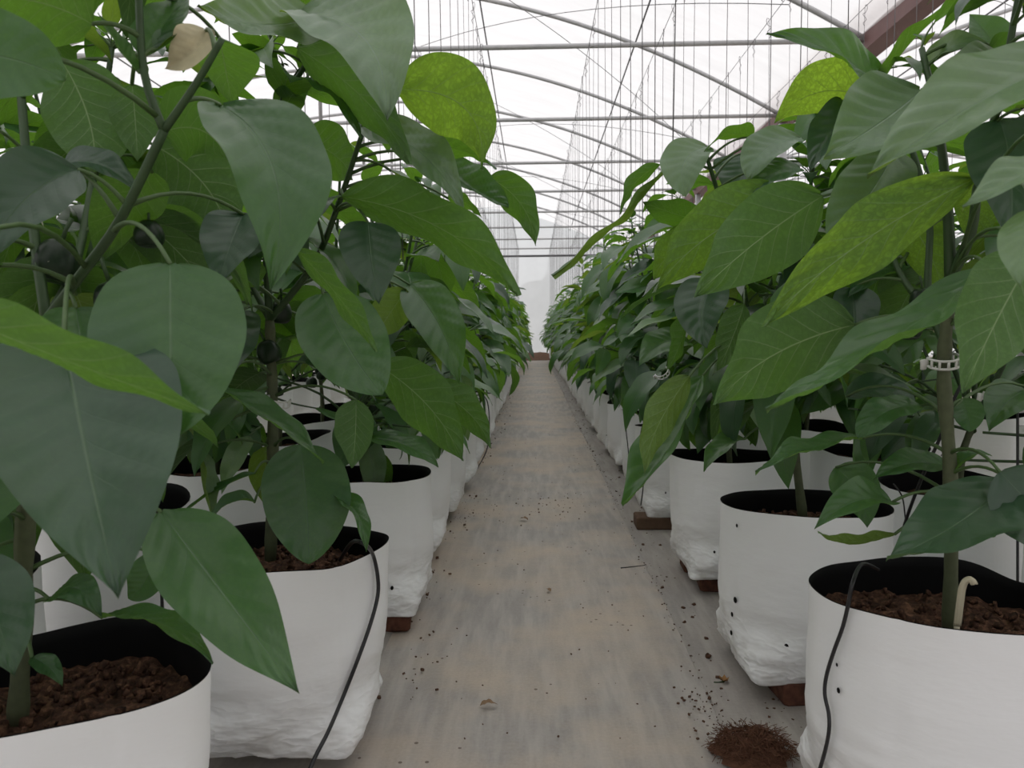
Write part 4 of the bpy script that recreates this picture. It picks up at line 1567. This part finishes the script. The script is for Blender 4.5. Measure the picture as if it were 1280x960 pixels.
# punched holes in the near bags, each where the photograph shows it
for key, spots in {('R', 1): ((921, 657, 3), (919, 750, 5), (915, 768, 4), (914, 791, 4), (983, 808, 4)), ('R', 2): ((852, 712, 3), (893, 690, 3)), ('R', 0): ((1046, 831, 2), (1048, 863, 3)),
                   ('L', 1): ((322, 902, 4), (291, 904, 2)), ('L', 2): ((490, 735, 4),), ('R', 3): ((800, 628, 3), (832, 616, 3))}.items():
    root = bag_roots[key]
    for hx, hy, hs in spots:
        c = on_bag(hx, hy, key, 0.0045) - root.location
        nrm = Vector((c.x, c.y, 0)).normalized()
        tu, tv = Vector((-nrm.y, nrm.x, 0)), Vector((0, 0, 1))
        r = 0.0011 * hs
        m = MB()
        m.add([nrm * 0.0006] + [(tu * math.cos(q * math.pi / 4) + tv * math.sin(q * math.pi / 4) * 1.25) * r for q in range(8)], [(0, 1 + q, 1 + (q + 1) % 8) for q in range(8)])
        m.build('drain_hole', M['liner'], root, c, smooth=False)

sL, sR = rows['L'][1], rows['R'][0]
lp = [P(425, 700, 1.30), P(440, 678, 1.22), P(455, 680, 1.15)] + [on_bag(x, y, ('L', 1), 0.013) for x, y in ((466, 693), (472, 720), (472, 745), (463, 780), (447, 825), (428, 873))]
lp += [P(410, 915, 1.13), P(390, 955, 1.07)]
lp += [Vector((lp[-1].x - 0.025, lp[-1].y - 0.05, 0.05)), Vector((lp[-1].x - 0.06, lp[-1].y - 0.09, 0.012)), Vector((lp[-1].x - 0.2, lp[-1].y - 0.10, 0.010))]
tube_thing(lp, 0.0034, 'black drip tube looping over the rim and down the second bag left of the path')
rp = [P(1098, 712, 1.16), P(1078, 705, 1.06)] + [on_bag(x, y, ('R', 0), 0.011) for x, y in ((1066, 728), (1060, 757), (1053, 785), (1042, 815), (1033, 845), (1031, 868), (1036, 893), (1036, 915), (1031, 940), (1024, 965))]
rp += [Vector((rp[-1].x - 0.01, rp[-1].y - 0.01, 0.10)), Vector((rp[-1].x, rp[-1].y - 0.03, 0.014)), Vector((rp[-1].x + 0.15, rp[-1].y - 0.06, 0.012))]
tube_thing(rp, 0.0026, 'thin black drip tube hanging down the front of the front right bag')
tube_thing([P(1208, 470, 1.06), P(1192, 500, 1.06), P(1176, 545, 1.07), P(1152, 598, 1.10), P(1131, 655, 1.14), P(1124, 690, 1.20)], 0.0024, 'thin black drip tube slanting down behind the stem of the front right plant')
tube_thing([P(1117, 605, 1.2), P(1128, 622, 1.2), P(1133, 655, 1.2), P(1143, 683, 1.2)], 0.0012, 'hair-thin black tube dangling left of the front right stem')
tube_thing([P(1272, 500, 1.32), P(1272, 610, 1.31), P(1272, 720, 1.30), P(1272, 860, 1.29), P(1268, 950, 1.29)], 0.0022, 'thin black tube hanging straight down at the right edge above the front bag')
s3 = rows['L'][6]
tube_thing([Vector((s3[0] + 0.10, s3[1], 0.40)), Vector((s3[0] + 0.19, s3[1] - 0.03, 0.40)), Vector((s3[0] + 0.215, s3[1] - 0.03, 0.30)), Vector((s3[0] + 0.205, s3[1] - 0.04, 0.12)), Vector((s3[0] + 0.15, s3[1] - 0.12, 0.01))], 0.003,
           'black drip tube down the aisle side of a bag midway along the left row')
for q, words in ((3, 'fourth'), (4, 'fifth')):
    s4 = rows['R'][q]
    tube_thing([Vector((s4[0] - 0.05, s4[1] - 0.1, 0.42)), Vector((s4[0] - 0.15, s4[1] - 0.12, 0.415)), Vector((s4[0] - 0.175, s4[1] - 0.13, 0.34)), Vector((s4[0] - 0.165, s4[1] - 0.145, 0.2)), Vector((s4[0] - 0.175, s4[1] - 0.15, 0.10))], 0.0024,
               'thin black drip tube hanging on the %s bag right of the path' % words)
s5 = rows['L2'][1]
tube_thing([P(190, 660, 1.40), P(188, 690, 1.38), P(200, 720, 1.36), P(203, 780, 1.36), P(204, 930, 1.35)], 0.003, 'black drip tube behind the big leaf at the left, above the square bag mouth')
tube_thing([P(840, 697, 2.49), P(825, 703, 2.44), P(805, 707, 2.41), P(776, 710, 2.38)], 0.0022, 'short piece of thin black tube lying on the ground right of the path')


def ground(x, y):
    v = R_CAM @ Vector(((x - W / 2) / F, -(y - H / 2) / F, -1.0))
    return Vector((0, 0, CAM_Z)) + v * (-CAM_Z / v.z)


# coir clump spilled on the floor
c = ground(940, 945)
t = thing('coir_clump', (c.x, c.y, 0.004), 'clump of brown coir fibre spilled on the path edge by the front right bag', 'soil clump')
m = MB()
rr = random.Random(5)
vs, fs = [], []
n, rg = 22, 7
for j in range(rg + 1):
    ph = j / rg
    for k in range(n):
        a = 2 * math.pi * k / n
        rad = 0.055 * ph * (1 + 0.35 * noise.noise(Vector((math.cos(a) * 2, math.sin(a) * 2, 1))))
        z = 0.034 * (1 - ph ** 2) * (1 + 0.7 * noise.noise(Vector((math.cos(a) * 3 * ph, math.sin(a) * 3 * ph, 4))))
        vs.append((rad * math.cos(a) * 1.25, rad * math.sin(a), z))
for j in range(rg):
    for k in range(n):
        k2 = (k + 1) % n
        fs.append((j * n + k, (j + 1) * n + k, (j + 1) * n + k2, j * n + k2))
m.add(vs, fs)
m.build('heap', M['coir'], t)
m = MB()
for _ in range(900):
    a, rad = rr.uniform(0, 6.283), 0.058 * math.sqrt(rr.random())
    p = Vector((math.cos(a) * rad * 1.25, math.sin(a) * rad, max(0.002, 0.036 * (1 - (rad / 0.065) ** 2)) + rr.uniform(0, .006)))
    d = Vector((rr.gauss(0, 1), rr.gauss(0, 1), rr.gauss(0, .35))).normalized() * rr.uniform(0.010, 0.028)
    q = p + d
    q.z = max(q.z, 0.0015)
    m.tube([p, (p + q) / 2 + Vector((0, 0, 0.002)), q], 0.0006, n=3, cap=False)
o = m.build('fibre', M['coir'], t)
o['kind'] = 'stuff'

# dirt crumbs along the path edges
m = MB()
rr = random.Random(11)


def crumb(x, y, s):
    m.box((x, y, 0.004 + s * 0.3), (s, s * rr.uniform(0.5, 1.0), s * 0.6), Euler((rr.uniform(-.4, .4), rr.uniform(-.4, .4), rr.uniform(0, 3))).to_matrix())


for _ in range(420):
    y = 1.5 + (rr.random() ** 1.6) * 13
    side = rr.choice((-1, 1))
    x = (-0.29 if side < 0 else 0.40) + rr.gauss(0, 0.035)
    crumb(x, y, rr.choice((0.002, 0.003, 0.003, 0.005, 0.008)) * rr.uniform(0.8, 1.2))
for _ in range(160):
    y = 1.35 + rr.random() ** 1.5 * 9
    crumb(rr.uniform(-0.25, 0.36), y, rr.uniform(0.0015, 0.004))
for _ in range(260):
    y = 1.25 + rr.random() ** 1.5 * 8
    crumb(0.352 + rr.gauss(0, 0.009), y, rr.uniform(0.0015, 0.004))
for (gx, gy, cnt, sp) in ((905, 925, 60, 0.035), (690, 632, 70, 0.10), (585, 640, 40, 0.06), (872, 880, 30, 0.02), (985, 905, 30, 0.03)):
    g = ground(gx, gy)
    for _ in range(cnt):
        crumb(g.x + rr.gauss(0, sp), g.y + rr.gauss(0, sp * 1.4), rr.choice((0.0015, 0.002, 0.003, 0.005)))
tag(m.build('dirt_crumbs', M['crumb'], smooth=False), 'brown soil crumbs and chips scattered over the path', 'dirt', kind='stuff')

# dark pebble, fallen flower, dry leaf
m = MB()
g = ground(885, 825)
vs, fs = [], []
for j in range(7):
    ph = math.pi * j / 6
    for k in range(10):
        a = 2 * math.pi * k / 10
        r = 0.0072 * (1 + 0.3 * noise.noise(Vector((math.cos(a), math.sin(a), ph))))
        vs.append((r * math.sin(ph) * math.cos(a), r * math.sin(ph) * math.sin(a), r * 0.8 * math.cos(ph)))
for j in range(6):
    for k in range(10):
        fs.append((j * 10 + k, (j + 1) * 10 + k, (j + 1) * 10 + (k + 1) % 10, j * 10 + (k + 1) % 10))
m.add(vs, fs)
tag(m.build('dirt_lump', M['soil'], loc=(g.x, g.y, 0.010)), 'single dark round lump of soil lying right of the path seam', 'dirt')
g = ground(905, 856)
t = thing('fallen_flower', (g.x, g.y, 0.006), 'dried brown flower with a green stalk fallen right of the path seam', 'flower')
m = MB()
for k in range(5):
    a = k * 1.256
    d = Vector((math.cos(a), math.sin(a), 0.9)).normalized()
    s = Vector((-math.sin(a), math.cos(a), 0))
    m.add([Vector((0, 0, 0.001)), d * 0.008 + s * 0.006, d * 0.015 + Vector((0, 0, 0.002)), d * 0.008 - s * 0.006], [(0, 1, 2, 3)])
m.build('petal', plain('brown_petal', (0.30, 0.16, 0.06), 0.8, nscale=80, var=0.3), t)
m = MB()
m.tube([(0, 0, 0.001), (-0.012, -0.003, 0.001), (-0.022, -0.002, 0.0005)], [0.0018, 0.0012, 0.0016], n=6)
m.build('stalk', M['stem'], t)


def dry_leaf(px, py, L, rz, lab):
    g = ground(px, py)
    m = MB()
    cen = [Vector((0, L * (j / 8), 0.004 + 0.012 * L / 0.04 * math.sin(math.pi * j / 8) * 0.5)) for j in range(9)]
    leaf_grid(m, cen, [Vector((0, 0, 1))] * 9, [Vector((1, 0, 0))] * 9, L * 0.5, 0.5, 0, 6, 0.05, rz)
    o = m.build('dry_leaf', plain('dry_leaf_brown', (0.22, 0.14, 0.08), 0.85, nscale=60, var=0.4), loc=(g.x, g.y, 0.002))
    o.rotation_euler = (0, 0, rz)
    tag(o, lab, 'leaf')


dry_leaf(600, 886, 0.036, -1.4, 'small dry brown leaf lying on the near part of the path')
dry_leaf(660, 652, 0.04, 1.0, 'small dry leaf scrap on the tan stain in the middle of the path')
dry_leaf(688, 742, 0.025, 0.4, 'tiny dry leaf scrap in the middle of the path beyond the near dry leaf')
